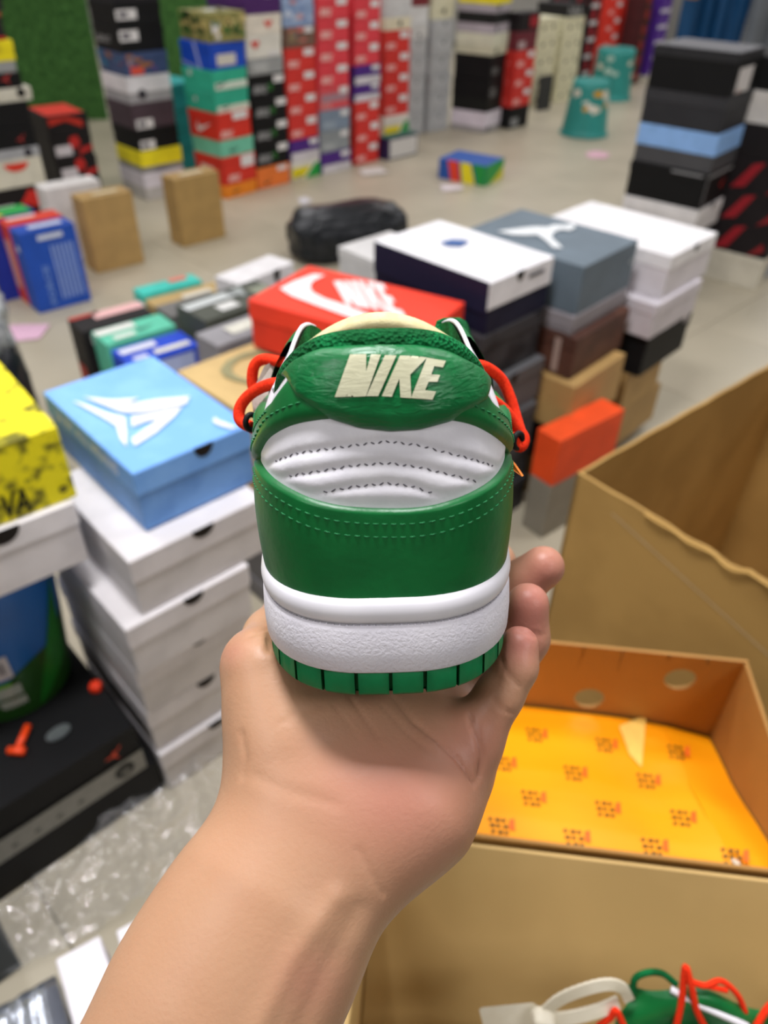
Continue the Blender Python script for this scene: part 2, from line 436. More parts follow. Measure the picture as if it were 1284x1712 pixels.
sweep('outsole', [(-.0005, .0080), (-.0005, .0012), (-.003, .0008), (-.03, .0008)], green_r, label='green rubber')
bot = MB(); o_ = [Vector((*half_out(HALF * u), .0009)) for u in np.linspace(-1, 1, 80)]
bot.poly([p * .98 for p in o_]); bot.build('outsole_floor', green_r, sneaker)
pitch = .00925; nb = int(2 * HALF / pitch); pitch = 2 * HALF / nb
for i in range(nb):
    a = -HALF + i * pitch + .0005 - pitch * .5 + pitch * .55; b = a + pitch - .0010
    if b > HALF: break
    sweep('tread_block', [(-.004, .0077), (.0008, .0077), (.0013, .0072), (.0013, .0012), (.0006, .0002), (-.004, 0)], green_r, ts=list(np.linspace(a, b, 4)))
# collar rim, lining, tongue, insole
rim = MB(); pts = []
for u in np.linspace(-.072, .072, 90):
    x, y, z = half_top(u); k = max(0, 1 - abs(u) / .05)
    pts.append(Vector((x * .95, y + .0010, z - .0022)))
rim.tube(pts, [.0038 - .0026 * max(0, abs(u) - .045) / .027 for u in np.linspace(-.072, .072, 90)], 14)
for sg in (-1, 1):
    pb = MB(); pb.tube([Vector((x_ * 1.01, y_, z_ + .0003)) for x_, y_, z_ in (half_top(sg * u) for u in np.linspace(.062, .16, 50))], .0008, 8); pb.build('collar_edge', white_l, sneaker, True)['label'] = 'white leather collar edge'
r_ = rim.build('collar_rim', green_k, sneaker, True); r_['label'] = 'green padded mesh collar'
lin_ = MB(); rows = []
for w in np.linspace(0, 1, 16):
    row = []
    for u in np.linspace(-.175, .175, 110):
        x, y, z = half_top(u); x0, y0 = half_out(u)
        row.append(Vector((x * (.995 + .005 * w) + (x0 - x) * .5 * w - (.0010 if x > 0 else -.0010) * (1 if abs(x) > .002 else 0), y + (.0060 if abs(u) < .08 else .002) + (y0 - y) * .3 * w, z - .0002 - (z - .034) * w)))
    rows.append(row)
lin_.grid(rows); lin_.build('collar_lining', green_k, sneaker, True)['label'] = 'green mesh lining'
ins = MB(); ins.poly([Vector((half_out(u)[0] * .88, .006 + half_out(u)[1] * .94, .036)) for u in np.linspace(-HALF, HALF, 90)])
ins.build('insole', cream_m, sneaker)
tg = MB(); rows = []
for w in np.linspace(0, 1, 24):
    y = .225 - .123 * w; z = .0525 + .0395 * w ** 1.1 + .004 * math.sin(w * 3)
    hw = .011 + .017 * w; row = []
    for u in np.linspace(-1, 1, 24):
        row.append(Vector((hw * u, y + .010 * (u * u) * w, z - .012 * u * u - .002)))
    rows.append(row)
back = []
for r in rows[::-1]: back.append([p + Vector((0, -.0085, -.0015)) for p in r])
tg.grid(rows + [[p + Vector((0, -.004, .0035)) for p in rows[-1]]] + back)
tgo = tg.build('tongue', cream_m, sneaker, True); tgo['label'] = 'cream exposed foam tongue'

def cord(name, pts, rpx, m, parent, n=40, seg=12):
    P = spline([dep(*p) for p in pts], n); mb = MB()
    inv = parent.matrix_world.inverted() if parent is sneaker else Matrix.Identity(4)
    if parent is sneaker: inv = SMI
    rad = rpx * pts[len(pts) // 2][2] / FPX
    mb.tube([inv @ p for p in P], rad, seg)
    return mb.build(name, m, parent, True)
# orange laces looping out on both sides
cord('lace', [(510, 622, .262), (497, 610, .272), (470, 605, .282), (440, 601, .288), (424, 615, .29), (424, 650, .292), (445, 668, .29)], 9.5, orange_c, sneaker)
cord('lace', [(500, 645, .258), (480, 642, .266), (450, 643, .272), (420, 658, .276), (402, 680, .278), (402, 703, .278), (424, 716, .276)], 10.0, orange_c, sneaker)
cord('lace', [(762, 604, .262), (785, 610, .27), (812, 614, .278), (838, 634, .284), (853, 665, .286), (862, 695, .286), (874, 735, .282)], 9.5, orange_c, sneaker)
cord('lace', [(800, 655, .258), (820, 668, .266), (845, 688, .272), (862, 712, .275), (876, 733, .276), (868, 747, .275), (852, 728, .274)], 10.0, orange_c, sneaker)
blk = mat('151515', .5, scale=200, key='black_plastic')
for (x, y, d) in ((420, 706, .274), (866, 737, .273)):
    t_ = MB(); c_ = SMI @ dep(x, y, d)
    pts = [c_ + Vector((.0018 * math.cos(a), .0015 * math.cos(a), .0028 * math.sin(a))) for a in np.linspace(0, 2 * math.pi, 22)]
    t_.tube(pts, .0011, 8, False); t_.build('lace_ring', blk, sneaker, True)['label'] = 'small black ring'
# green pull loop by the tongue
lp = MB(); rows = []
for (x, y, d) in [(726, 548, .305), (730, 536, .305), (742, 531, .306), (757, 531, .307), (767, 537, .308), (775, 560, .307), (785, 600, .306), (792, 625, .304)]:
    p = SMI @ dep(x, y, d); rows.append([p, p + Vector((.004, .010, -.001)), p + Vector((.0048, .010, -.002)), p + Vector((.001, 0, -.0012))])
lp.grid(rows, True); lp.build('pull_loop', green_k, sneaker, True)['label'] = 'green webbing loop'
lp2 = MB(); lp2.add([SMI @ dep(*p) for p in [(728, 545, .300), (757, 531, .300), (768, 600, .296), (752, 612, .294)]], [(0, 1, 2, 3)])
lp2.add([SMI @ dep(*p) for p in [(728, 545, .3015), (757, 531, .3015), (768, 600, .2975), (752, 612, .2955)]], [(3, 2, 1, 0)])
lp2.build('pull_loop_strap', green_k, sneaker)
# tag tips sticking out at the sides
def slip(name, pts, m, label, th=.0008):
    mb = MB(); a = [SMI @ dep(*p) for p in pts]; n_ = (a[1] - a[0]).cross(a[2] - a[0]).normalized() * th
    k = len(a); mb.add(a + [p + n_ for p in a], [tuple(range(k)), tuple(range(2 * k - 1, k - 1, -1))] + [(i, i + k, (i + 1) % k + k, (i + 1) % k) for i in range(k)])
    o = mb.build(name, m, sneaker); o['label'] = label; return o
slip('tag_tip', [(829, 745, .252), (838, 752, .251), (860, 778, .25), (873, 797, .25), (852, 782, .251), (838, 768, .252)], mat('f58a35', .6, scale=200, key='orange_card'), 'orange pointed tag tip')
slip('tag_tip', [(437, 780, .268), (443, 800, .262), (438, 822, .262), (428, 838, .265), (430, 812, .268)], mat('d5d0cc', .4, scale=200, key='clear_tag'), 'pale plastic tag tip')
slip('clear_tag', [(442, 612, .283), (462, 600, .285), (452, 650, .283), (440, 690, .281), (424, 688, .281), (420, 660, .282)], mat('bdb2a8', .3, scale=200, key='clear_plastic'), 'clear plastic tag')
# ---------------------------------------------------------------- the arm and hand that hold it
def surface_nets(F, org, h):
    nx, ny, nz = F.shape
    sgn = F < 0
    cs = np.zeros((nx - 1, ny - 1, nz - 1, 3), np.float32); cn = np.zeros((nx - 1, ny - 1, nz - 1), np.float32)
    offs = [(0, 0, 0), (1, 0, 0), (0, 1, 0), (1, 1, 0), (0, 0, 1), (1, 0, 1), (0, 1, 1), (1, 1, 1)]
    sl = lambda a, o: a[o[0]:nx - 1 + o[0], o[1]:ny - 1 + o[1], o[2]:nz - 1 + o[2]]
    for i in range(8):
        for ax in range(3):
            if offs[i][ax] == 0:
                o2 = list(offs[i]); o2[ax] = 1
                a = sl(F, offs[i]); b = sl(F, o2); cross = (a < 0) != (b < 0)
                t = np.where(cross, a / np.where(cross, a - b, 1), 0)
                for k in range(3): cs[..., k] += np.where(cross, offs[i][k] + (t if k == ax else 0), 0)
                cn += cross
    act = cn > 0; idx = -np.ones(act.shape, np.int64); idx[act] = np.arange(act.sum())
    ijk = np.argwhere(act); V = (ijk + cs[act] / cn[act][:, None]) * h + org
    quads = []
    for ax in range(3):
        a = [slice(1, -1)] * 3; a[ax] = slice(0, -1); b = list(a); b[ax] = slice(1, None)
        s0 = sgn[tuple(a)]; s1 = sgn[tuple(b)]
        e = np.argwhere(s0 != s1); st = s0[s0 != s1]
        base = e.copy(); u, w = (ax + 1) % 3, (ax + 2) % 3
        base[:, u] += 1; base[:, w] += 1
        def at_(du, dw):
            q = base.copy(); q[:, u] += du; q[:, w] += dw
            return idx[q[:, 0], q[:, 1], q[:, 2]]
        Q = np.stack([at_(-1, -1), at_(0, -1), at_(0, 0), at_(-1, 0)], 1)
        Q[~st] = Q[~st][:, ::-1]
        quads.append(Q)
    Q = np.concatenate(quads); Q = Q[(Q >= 0).all(1)]
    return V, Q
HS = .00115
def cpt(px, py, d): return np.array([(px - 642) / FPX * d, (856 - py) / FPX * d, d], np.float32)
lo_ = np.array([-.130, -.205, .150], np.float32); hi_ = np.array([.085, .010, .365], np.float32)
nn = ((hi_ - lo_) / HS).astype(int)
gx, gy, gz = [lo_[i] + np.arange(nn[i], dtype=np.float32) * HS for i in range(3)]
def cone(a, b, flat=1.0, fax=None):
    """Signed distance to a tapered capsule; a, b = (px, py, depth, radius in px); flat squashes it along the view axis."""
    A = cpt(*a[:3]); B = cpt(*b[:3]); ra = a[3] * a[2] / FPX; rb = b[3] * b[2] / FPX
    X = gx[:, None, None]; Y = gy[None, :, None]; Z = gz[None, None, :]
    ab = B - A; L2 = float(ab @ ab) + 1e-12
    t = np.clip(((X - A[0]) * ab[0] + (Y - A[1]) * ab[1] + (Z - A[2]) * ab[2]) / L2, 0, 1)
    dx = X - (A[0] + t * ab[0]); dy = Y - (A[1] + t * ab[1]); dz = (Z - (A[2] + t * ab[2])) / flat
    return np.sqrt(dx * dx + dy * dy + dz * dz) - (ra + (rb - ra) * t)
def smin(a, b, k):
    h = np.maximum(k - np.abs(a - b), 0) / k
    return np.minimum(a, b) - h * h * k * .25
def chain(pts, k=.004, flat=1.0):
    d = None
    for a, b in zip(pts, pts[1:]):
        c = cone(a, b, flat); d = c if d is None else smin(d, c, k)
    return d
palm = chain([(262, 1890, .212, 200), (384, 1650, .222, 163), (466, 1500, .228, 140), (515, 1400, .236, 118)], .02, .80)
for seg, k in (([(520, 1390, .240, 100), (476, 1230, .238, 70), (438, 1114, .240, 49)], .014),      # thenar
               ([(560, 1330, .246, 120), (560, 1220, .256, 95)], .024),
               ([(600, 1410, .236, 92), (684, 1332, .240, 102), (735, 1270, .246, 74)], .014),      # hypothenar
               ([(620, 1300, .258, 130), (650, 1180, .282, 110), (690, 1080, .315, 100)], .022),
               ([(500, 1200, .262, 95), (540, 1120, .290, 95)], .022),
               ([(735, 1250, .256, 66), (755, 1150, .29, 62), (745, 1060, .33, 60)], .016)):
    palm = smin(palm, chain(seg, .012), k)
pinky = chain([(738, 1290, .244, 62), (790, 1232, .242, 51), (836, 1160, .2415, 39), (862, 1116, .2415, 35.5), (868, 1079, .242, 33)], .003)
ring = chain([(760, 1215, .266, 58), (838, 1130, .270, 46), (880, 1068, .270, 37), (882, 1010, .267, 36)], .003)
middle = chain([(760, 1120, .305, 52), (835, 1020, .304, 42), (872, 975, .300, 38), (908, 948, .296, 36)], .003)
index = chain([(735, 1045, .338, 48), (800, 980, .345, 40), (826, 940, .345, 34), (800, 905, .345, 31)], .003)
thumb = chain([(452, 1150, .244, 62), (430, 1108, .250, 49), (452, 1062, .272, 42), (486, 1020, .292, 40), (520, 985, .305, 34)], .004)
F_ = np.minimum(smin(pinky, palm, .007), smin(ring, palm, .008)); F_ = smin(F_, smin(middle, palm, .008), .0012)
F_ = smin(F_, smin(index, palm, .008), .0012); F_ = smin(F_, smin(thumb, palm, .012), .002)
F_ = np.minimum(F_, 1)
del pinky, ring, middle, index, thumb, palm
# keep the flesh outside the shoe
Mi = np.array(SMI @ Matrix(((_rt.x, _up.x, _fw.x, CAM.x), (_rt.y, _up.y, _fw.y, CAM.y), (_rt.z, _up.z, _fw.z, CAM.z), (0, 0, 0, 1))), dtype=np.float32)
X = gx[:, None, None]; Y = gy[None, :, None]; Z = gz[None, None, :]
lx = Mi[0, 0] * X + Mi[0, 1] * Y + Mi[0, 2] * Z + Mi[0, 3]; ly = Mi[1, 0] * X + Mi[1, 1] * Y + Mi[1, 2] * Z + Mi[1, 3]; lz = Mi[2, 0] * X + Mi[2, 1] * Y + Mi[2, 2] * Z + Mi[2, 3]
wid = np.interp(np.clip(ly, 0, .28), [p[1] for p in OUT], [p[0] for p in OUT]).astype(np.float32) + .0030
dsh = np.maximum(np.maximum(np.abs(lx) - wid, -ly - .0030), -(lz + .0004)); del lx, ly, lz, wid
F_ = np.maximum(F_, -dsh); del dsh
V, Q = surface_nets(F_.astype(np.float32), lo_, HS); del F_
# relax the voxel steps
E_ = np.concatenate([Q[:, [0, 1]], Q[:, [1, 2]], Q[:, [2, 3]], Q[:, [3, 0]]])
deg = np.bincount(E_[:, 0], minlength=len(V)) + np.bincount(E_[:, 1], minlength=len(V))
def relax(V, w):
    acc = np.zeros_like(V)
    for k in range(3):
        acc[:, k] = np.bincount(E_[:, 0], V[E_[:, 1], k], len(V)) + np.bincount(E_[:, 1], V[E_[:, 0], k], len(V))
    return V + (acc / np.maximum(deg, 1)[:, None] - V) * w
for _ in range(4): V = relax(V, .5); V = relax(V, -.48)
for _ in range(3): V = relax(V, .5)
def vnorm(V):
    n = np.cross(V[Q[:, 2]] - V[Q[:, 0]], V[Q[:, 3]] - V[Q[:, 1]]); N = np.zeros_like(V)
    for i in range(4):
        for k in range(3): N[:, k] += np.bincount(Q[:, i], n[:, k], len(V))
    return N / (np.linalg.norm(N, axis=1)[:, None] + 1e-12)
N_ = vnorm(V)
px_ = 642 + V[:, 0] / V[:, 2] * FPX; py_ = 856 - V[:, 1] / V[:, 2] * FPX
front = (N_ * V).sum(1) < 0
CREASE = [([(838, 1098), (846, 1122), (868, 1147)], 2.6, .0007), ([(826, 1168), (838, 1186), (858, 1192)], 2.6, .0007), ([(784, 1196), (800, 1240), (806, 1262), (800, 1300)], 4.0, .0012),
          ([(868, 1052), (890, 1062), (908, 1062)], 3, .0006), ([(660, 1165), (690, 1205), (735, 1240), (765, 1270), (792, 1310)], 3.4, .0011),
          ([(585, 1165), (610, 1200), (632, 1232)], 3.0, .0005), ([(640, 1180), (680, 1225), (725, 1262)], 2.6, .0004), ([(560, 1180), (585, 1215), (600, 1240)], 2.6, .0003),
          ([(404, 1225), (411, 1270), (405, 1300)], 5, .0004), ([(600, 1420), (618, 1455), (640, 1495)], 5, .0004), ([(430, 1300), (480, 1322), (560, 1345)], 12, .0003),
          ([(415, 1065), (440, 1052), (456, 1050)], 3, .0005), ([(446, 1068), (452, 1088)], 2.5, .0005), ([(470, 1210), (500, 1190), (540, 1180)], 5, .0002)]
dsp = np.zeros(len(V))
for pl, sg, am in CREASE:
    best = np.full(len(V), 1e9)
    for (ax_, ay_), (bx_, by_) in zip(pl, pl[1:]):
        ux_, uy_ = bx_ - ax_, by_ - ay_; t = np.clip(((px_ - ax_) * ux_ + (py_ - ay_) * uy_) / (ux_ ** 2 + uy_ ** 2), 0, 1)
        best = np.minimum(best, np.hypot(px_ - ax_ - t * ux_, py_ - ay_ - t * uy_))
    dsp += am * np.exp(-(best / sg) ** 2)
# two tendons of the forearm
for pl, sg, am in [([(560, 1500), (490, 1600), (430, 1720), (400, 1800)], 20, -.0009), ([(600, 1520), (545, 1620), (500, 1720)], 18, .0006)]:
    best = np.full(len(V), 1e9)
    for (ax_, ay_), (bx_, by_) in zip(pl, pl[1:]):
        ux_, uy_ = bx_ - ax_, by_ - ay_; t = np.clip(((px_ - ax_) * ux_ + (py_ - ay_) * uy_) / (ux_ ** 2 + uy_ ** 2), 0, 1)
        best = np.minimum(best, np.hypot(px_ - ax_ - t * ux_, py_ - ay_ - t * uy_))
    dsp += am * np.exp(-(best / sg) ** 2)
V = V - N_ * (dsp * front)[:, None]
# flush of the skin: pads of the fingers and the heel of the hand are pinker
def blob(x, y, r): return np.exp(-(((px_ - x) ** 2 + (py_ - y) ** 2) / r ** 2))
pink = np.clip(.9 * blob(868, 1075, 48) + .9 * blob(885, 1015, 45) + .8 * blob(915, 945, 50) + .5 * blob(705, 1350, 120) + .5 * blob(800, 1230, 70) + .35 * blob(600, 1300, 120) + .5 * blob(382, 1085, 30) + .35 * blob(520, 1640, 60), 0, 1)
CW = np.array([[_rt.x, _up.x, _fw.x], [_rt.y, _up.y, _fw.y], [_rt.z, _up.z, _fw.z]])
VW = V @ CW.T + np.array(CAM)
me = bpy.data.meshes.new('person'); me.from_pydata(VW.tolist(), [], Q.tolist()); me.update()
me.polygons.foreach_set('use_smooth', [True] * len(me.polygons))
at_c = me.attributes.new('flush', 'FLOAT', 'POINT'); at_c.data.foreach_set('value', pink.astype(np.float32))
sk = bpy.data.materials.new('skin'); sk.use_nodes = True
nt = sk.node_tree; N = nt.nodes; L = nt.links; b = N['Principled BSDF']
b.inputs['Roughness'].default_value = .46; b.inputs['Specular IOR Level'].default_value = .4
b.inputs['Subsurface Weight'].default_value = .12; b.inputs['Subsurface Radius'].default_value = (1, .35, .2); b.inputs['Subsurface Scale'].default_value = .004
an = N.new('ShaderNodeAttribute'); an.attribute_name = 'flush'
mx = N.new('ShaderNodeMix'); mx.data_type = 'RGBA'; mx.inputs[6].default_value = lin('bb9272'); mx.inputs[7].default_value = lin('b97a6b')
L.new(an.outputs['Fac'], mx.inputs[0])
tc = N.new('ShaderNodeTexCoord'); nz = N.new('ShaderNodeTexNoise'); nz.inputs['Scale'].default_value = 60; nz.inputs['Detail'].default_value = 4
L.new(tc.outputs['Object'], nz.inputs['Vector'])
m2 = N.new('ShaderNodeMix'); m2.data_type = 'RGBA'; m2.blend_type = 'MULTIPLY'; m2.inputs[7].default_value = (.93, .84, .80, 1)
L.new(nz.outputs['Fac'], m2.inputs[0]); L.new(mx.outputs[2], m2.inputs[6]); L.new(m2.outputs[2], b.inputs['Base Color'])
n2 = N.new('ShaderNodeTexNoise'); n2.inputs['Scale'].default_value = 700; n2.inputs['Detail'].default_value = 3; L.new(tc.outputs['Object'], n2.inputs['Vector'])
bp = N.new('ShaderNodeBump'); bp.inputs['Strength'].default_value = .18; bp.inputs['Distance'].default_value = .0006
L.new(n2.outputs[0], bp.inputs['Height']); L.new(bp.outputs[0], b.inputs['Normal'])
person = link('person', me, sk)
tag(person, 'bare arm reaching in, open hand gripping the sole of a green and white sneaker', 'person')
# ---------------------------------------------------------------- boxes: builder
ORD = ['lowest', 'second', 'third', 'fourth', 'fifth', 'sixth', 'seventh', 'eighth', 'ninth', 'tenth', 'eleventh', 'twelfth']
kraft = 'b99a63'
NK = [[((x - 303) / 695, (560 - y) / 695) for x, y in p] for p in NIKE]
SWOOSH = [(1, .40), (.80, .325), (.55, .225), (.33, .14), (.22, .105), (.13, .10), (.07, .125), (.035, .18), (.04, .26), (.075, .345), (.135, .435), (.12, .36), (.13, .30), (.165, .265), (.22, .25), (.30, .255), (.45, .285), (.7, .34)]
JUMP = [(0, .40), (.10, .36), (.24, .33), (.38, .34), (.47, .30), (.55, .20), (.64, .08), (.70, 0), (.76, .02), (.72, .12), (.66, .25), (.62, .36), (.62, .44), (.68, .52), (.78, .60), (.86, .70), (.92, .77), (1, .85), (.97, .93), (.90, .90), (.84, .80), (.74, .70), (.64, .64), (.60, .72), (.53, .74), (.48, .68), (.50, .60), (.42, .54), (.30, .48), (.14, .46), (.02, .46)]
_mesh_cache = {}
def box_mesh(a, b, z0, z1, g):
    k = ('b', round(a, 3), round(b, 3), round(z0, 3), round(z1, 3), g)
    if k not in _mesh_cache:
        q = MB(); q.box(-g, -g, z0, a + g, b + g, z1, .0018); q.build('tmp'); o = C.objects['tmp']
        _mesh_cache[k] = o.data; bpy.data.objects.remove(o)
    return _mesh_cache[k].copy()
def face(a, b, h, f, e):
    if f == 'R': return Vector((0, -e, 0)), Vector((1, 0, 0)), Vector((0, 0, 1)), a
    if f == 'L': return Vector((-e, b, 0)), Vector((0, -1, 0)), Vector((0, 0, 1)), b
    return Vector((0, 0, h + e)), Vector((1, 0, 0)), Vector((0, 1, 0)), a
def decal(root, name, polys, f, u, v, w, hh, col, dims, e=.0034, par=None, rough=.6, rot=0, label=None, thick=0.0):
    """Flat print: polys in unit coordinates placed at (u, v) metres, w x hh metres, on face f."""
    a, b, h = dims; O, U, V, _ = face(a, b, h, f, e); q = MB(); N_ = U.cross(V)
    c, s = math.cos(rot), math.sin(rot)
    for pg in polys:
        pts = []
        for x, y in pg:
            x, y = x * w, y * hh
            pts.append(O + U * (u + x * c - y * s) + V * (v + x * s + y * c))
        q.poly(pts)
    o = q.build(name, mat(col, rough, scale=120, bump=.03) if isinstance(col, str) else col, par or root)
    if label: o['label'] = label
    return o
SQ = [[(0, 0), (1, 0), (1, 1), (0, 1)]]
_txt = {}
def text_polys(s, shear=0.0, bold=.0):
    k = (s, shear, bold)
    if k in _txt: return _txt[k]
    cu = bpy.data.curves.new('t', 'FONT'); cu.body = s; cu.size = 1; cu.shear = shear; cu.offset = bold; cu.resolution_u = 2
    o = bpy.data.objects.new('t', cu); C.objects.link(o); bpy.context.view_layer.update()
    me = bpy.data.meshes.new_from_object(o); vs = [(p.co.x, p.co.y) for p in me.vertices]
    out = [[vs[i] for i in f.vertices] for f in me.polygons]; bpy.data.objects.remove(o)
    x0 = min(x for p in out for x, y in p); x1 = max(x for p in out for x, y in p); y0 = min(y for p in out for x, y in p); y1 = max(y for p in out for x, y in p)
    _txt[k] = [[((x - x0) / (x1 - x0), (y - y0) / (y1 - y0)) for x, y in p] for p in out]
    return _txt[k]
def half_disc(): return [[(.5 + .5 * math.cos(a), 1 - math.sin(a)) for a in np.linspace(0, math.pi, 14)]]
def shoebox(loc, yaw, a, b, h, st, label, group=None, rot=None):
    """A lidded box: origin at its near bottom corner; a runs along the face on its right, b along the face on its left."""
    root = empty('shoebox', loc, yaw)
    if rot is not None: root.matrix_world = rot
    tag(root, label, 'box', group)
    lh = st.get('lh', .036); lh = lh * h if lh > .2 else lh
    if st.get('drawer'):
        link('body', box_mesh(a, b, 0, h, 0), mat(st['c'], st.get('r', .6), **{'scale': 14, **st.get('mk', {})}), root)
    else:
        link('body', box_mesh(a, b, 0, h - .004, 0), mat(st.get('c2', st['c']), st.get('r', .6), **{'scale': 14, **st.get('mk2', st.get('mk', {}))}), root)
        link('lid', box_mesh(a, b, h - lh, h, .0022), mat(st['c'], st.get('r', .6), **{'scale': 14, **st.get('mk', {})}), root)
    for d in st.get('dec', ()):
        d(root, (a, b, h))
    return root
# prints used again and again
def sticker(f='R', u=.62, v=.55, w=.28, hh=.34, col='e4e1df', dark=True):
    def go(root, D):
        W_ = face(*D, f, 0)[3]; H_ = D[2]
        o = decal(root, 'label_sticker', SQ, f, u * W_, v * H_, w * W_, hh * H_, col, D)
        if dark: decal(root, 'size_print', SQ, f, (u + w * .12) * W_, (v + hh * .25) * H_, w * .45 * W_, hh * .5 * H_, '55525a', D, .0037, o)
    return go
def nike(f='R', u=.08, v=.2, w=.42, col='f0e4e2', sh=0, k=1.0):
    def go(root, D):
        W_ = face(*D, f, 0)[3]; decal(root, 'print', NK, f, u * W_, v * D[2], w * W_, w * W_ * k, col, D)
    return go
def swoosh(f, u, v, w, col, k=1.0, rot=0):
    def go(root, D):
        W_ = face(*D, f, 0)[3]; decal(root, 'print', [SWOOSH], f, u * W_, v * (D[2] if f != 'T' else D[1]), w * W_, w * W_ * k, col, D, rot=rot)
    return go
def jump(f, u, v, w, col):
    def go(root, D):
        W_ = face(*D, f, 0)[3]; decal(root, 'print', [JUMP], f, u * W_, v * (D[2] if f != 'T' else D[1]), w * W_, w * W_, col, D)
    return go
def txt(s, f, u, v, w, hh, col, shear=0., bold=.0, rot=0):
    def go(root, D):
        W_ = face(*D, f, 0)[3]; H_ = D[2] if f != 'T' else D[1]
        decal(root, 'print', text_polys(s, shear, bold), f, u * W_, v * H_, w * W_, hh * H_, col, D, rot=rot)
    return go
def patch(f, u, v, w, hh, col, name='print', polys=SQ, e=.0032):
    def go(root, D):
        W_ = face(*D, f, 0)[3]; H_ = D[2] if f != 'T' else D[1]
        decal(root, name, polys, f, u * W_, v * H_, w * W_, hh * H_, col, D, e=e)
    return go
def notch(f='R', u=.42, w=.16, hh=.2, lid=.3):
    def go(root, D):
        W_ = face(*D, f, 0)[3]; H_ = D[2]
        decal(root, 'finger_notch', half_disc(), f, u * W_, H_ - hh * H_, w * W_, hh * H_, '1c1713', D, e=.0030)['label'] = 'half-round finger hole, its inner shade painted on as flat dark colour'  # flat half-disc, no cut-out; the shade inside the hole is painted dark
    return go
def dot(f='R', u=.55, v=.45, w=.12, col='55525a'):
    def go(root, D):
        W_ = face(*D, f, 0)[3]; decal(root, 'print', [[(.5 + .5 * math.cos(a), .5 + .5 * math.sin(a)) for a in np.linspace(0, 2 * math.pi, 13)[:-1]]], f, u * W_, v * D[2], w * W_, w * W_, col, D)
    return go
BLOTCH = lambda seed, n, f: [patch(f, r.uniform(0, .8), r.uniform(.05, .7), r.uniform(.14, .34), r.uniform(.2, .45), c, polys=[[(.5 + r.uniform(.3, .5) * math.cos(t), .5 + r.uniform(.3, .5) * math.sin(t)) for t in np.linspace(0, 6.28, 9)[:-1]]], e=.0030 + .00020 * i)
                             for r in [random.Random(seed)] for i, c in [(i, r.choice(n[1])) for i in range(n[0])]]
def st(c, *dec, **k): return dict(c=c, dec=list(dec), **k)

def stack(where, base, yaw, layers, a=.25, b=.33, group=None, top_px=True, base_z=0.0, lean=(0, 0), xy=None, gap=.0006):
    """Boxes piled up from a floor corner. layers: (look, pixel row of the top front corner, style, {offsets})."""
    p = Vector((xy[0], xy[1], 0)) if xy else at(base[0], base[1], 0); z = base_z; yw = math.radians(yaw); out = []
    ux = Vector((math.cos(yw), math.sin(yw), 0)); uy = Vector((-math.sin(yw), math.cos(yw), 0))
    n = len(layers)
    for i, ly in enumerate(layers):
        look, pt, style = ly[:3]; k = ly[3] if len(ly) > 3 else {}
        zt = z + pt if pt < 1 and not top_px else zat(p.x, p.y, pt) if top_px else z + pt
        A = k.get('a', a); B = k.get('b', b)
        q = p + ux * (k.get('dx', 0) + R_.uniform(-.004, .004)) + uy * (k.get('dy', 0) + R_.uniform(-.004, .004)); q.z = z + gap
        o = ORD[i] if i < len(ORD) else 'upper'
        lab = k.get('label') or ('%s, %s box up in the %s' % (look, o, where) if i else '%s, lowest in the %s' % (look, where))
        out.append(shoebox(q, yw + math.radians(k.get('dr', 0)), A, B, max(.03, zt - z - 2 * gap), style, lab, group or ('boxes of the ' + where)))
        z = zt
    return out
RED = lambda g='d8342c', d=0: st(g, nike('R', .06, .14, .40, 'f3b9b2'), sticker('R', .60, .62, .33, .30, dark=False), nike('L', .3, .3, .2, 'f3b9b2'), lh=.038)
PINKRED = lambda: RED('e0404a')
BLK = lambda *d, **k: st('131314', *d, **k)
# ---------------------------------------------------------------- far rows of stacked boxes
wg = 'd6d3d6'
stack('stack right of the turf', (247, 336), 44, [
    ('white-lidded shoebox', 291, st('dcd6dd', dot('R', .45, .12, .18, '4b4850'), lh=.55, c2='bdb9b4')),
    ('yellow-lidded shoebox', 254, st('f3e21d', sticker('R', .3, .02, .3, .22, '77737a', False), lh=.72, c2='8f8c88')),
    ('black shoebox with square sticker', 218, BLK(sticker('R', .05, .05, .35, .42))),
    ('purple-brown shoebox', 175, st('4a3a42', sticker('R', .05, .02, .4, .36), lh=.05)),
    ('white-lidded grey shoebox', 129, st('e6e4e6', dot('R', .2, .12, .2, '3c3a40'), lh=.60, c2='a6a4a6')),
    ('comic-printed shoebox', 90, st('3d4f77', *BLOTCH(3, (9, ['8d3f46', '2e6f93', 'b98d8f', '5c4a86', '9a6440', 'c4a3ac']), 'R'), *BLOTCH(4, (9, ['2e6f93', '8a5a3a', '35507f', '6a3f60']), 'L'), patch('R', .12, .05, .3, .35, 'e0533e'))),
    ('black lettered shoebox', 46, BLK(txt('ABOUT', 'L', .1, .3, .55, .3, '9c9c9c', .0, .02), sticker('R', .0, .45, .42, .42))),
    ('black shoebox with white sticker', 5, BLK(sticker('R', .0, .3, .45, .42))),
    ('dark shoebox with cream patch', -35, st('2b282c', patch('R', .5, .2, .25, .6, 'ddd6c8')))], a=.255, b=.275)
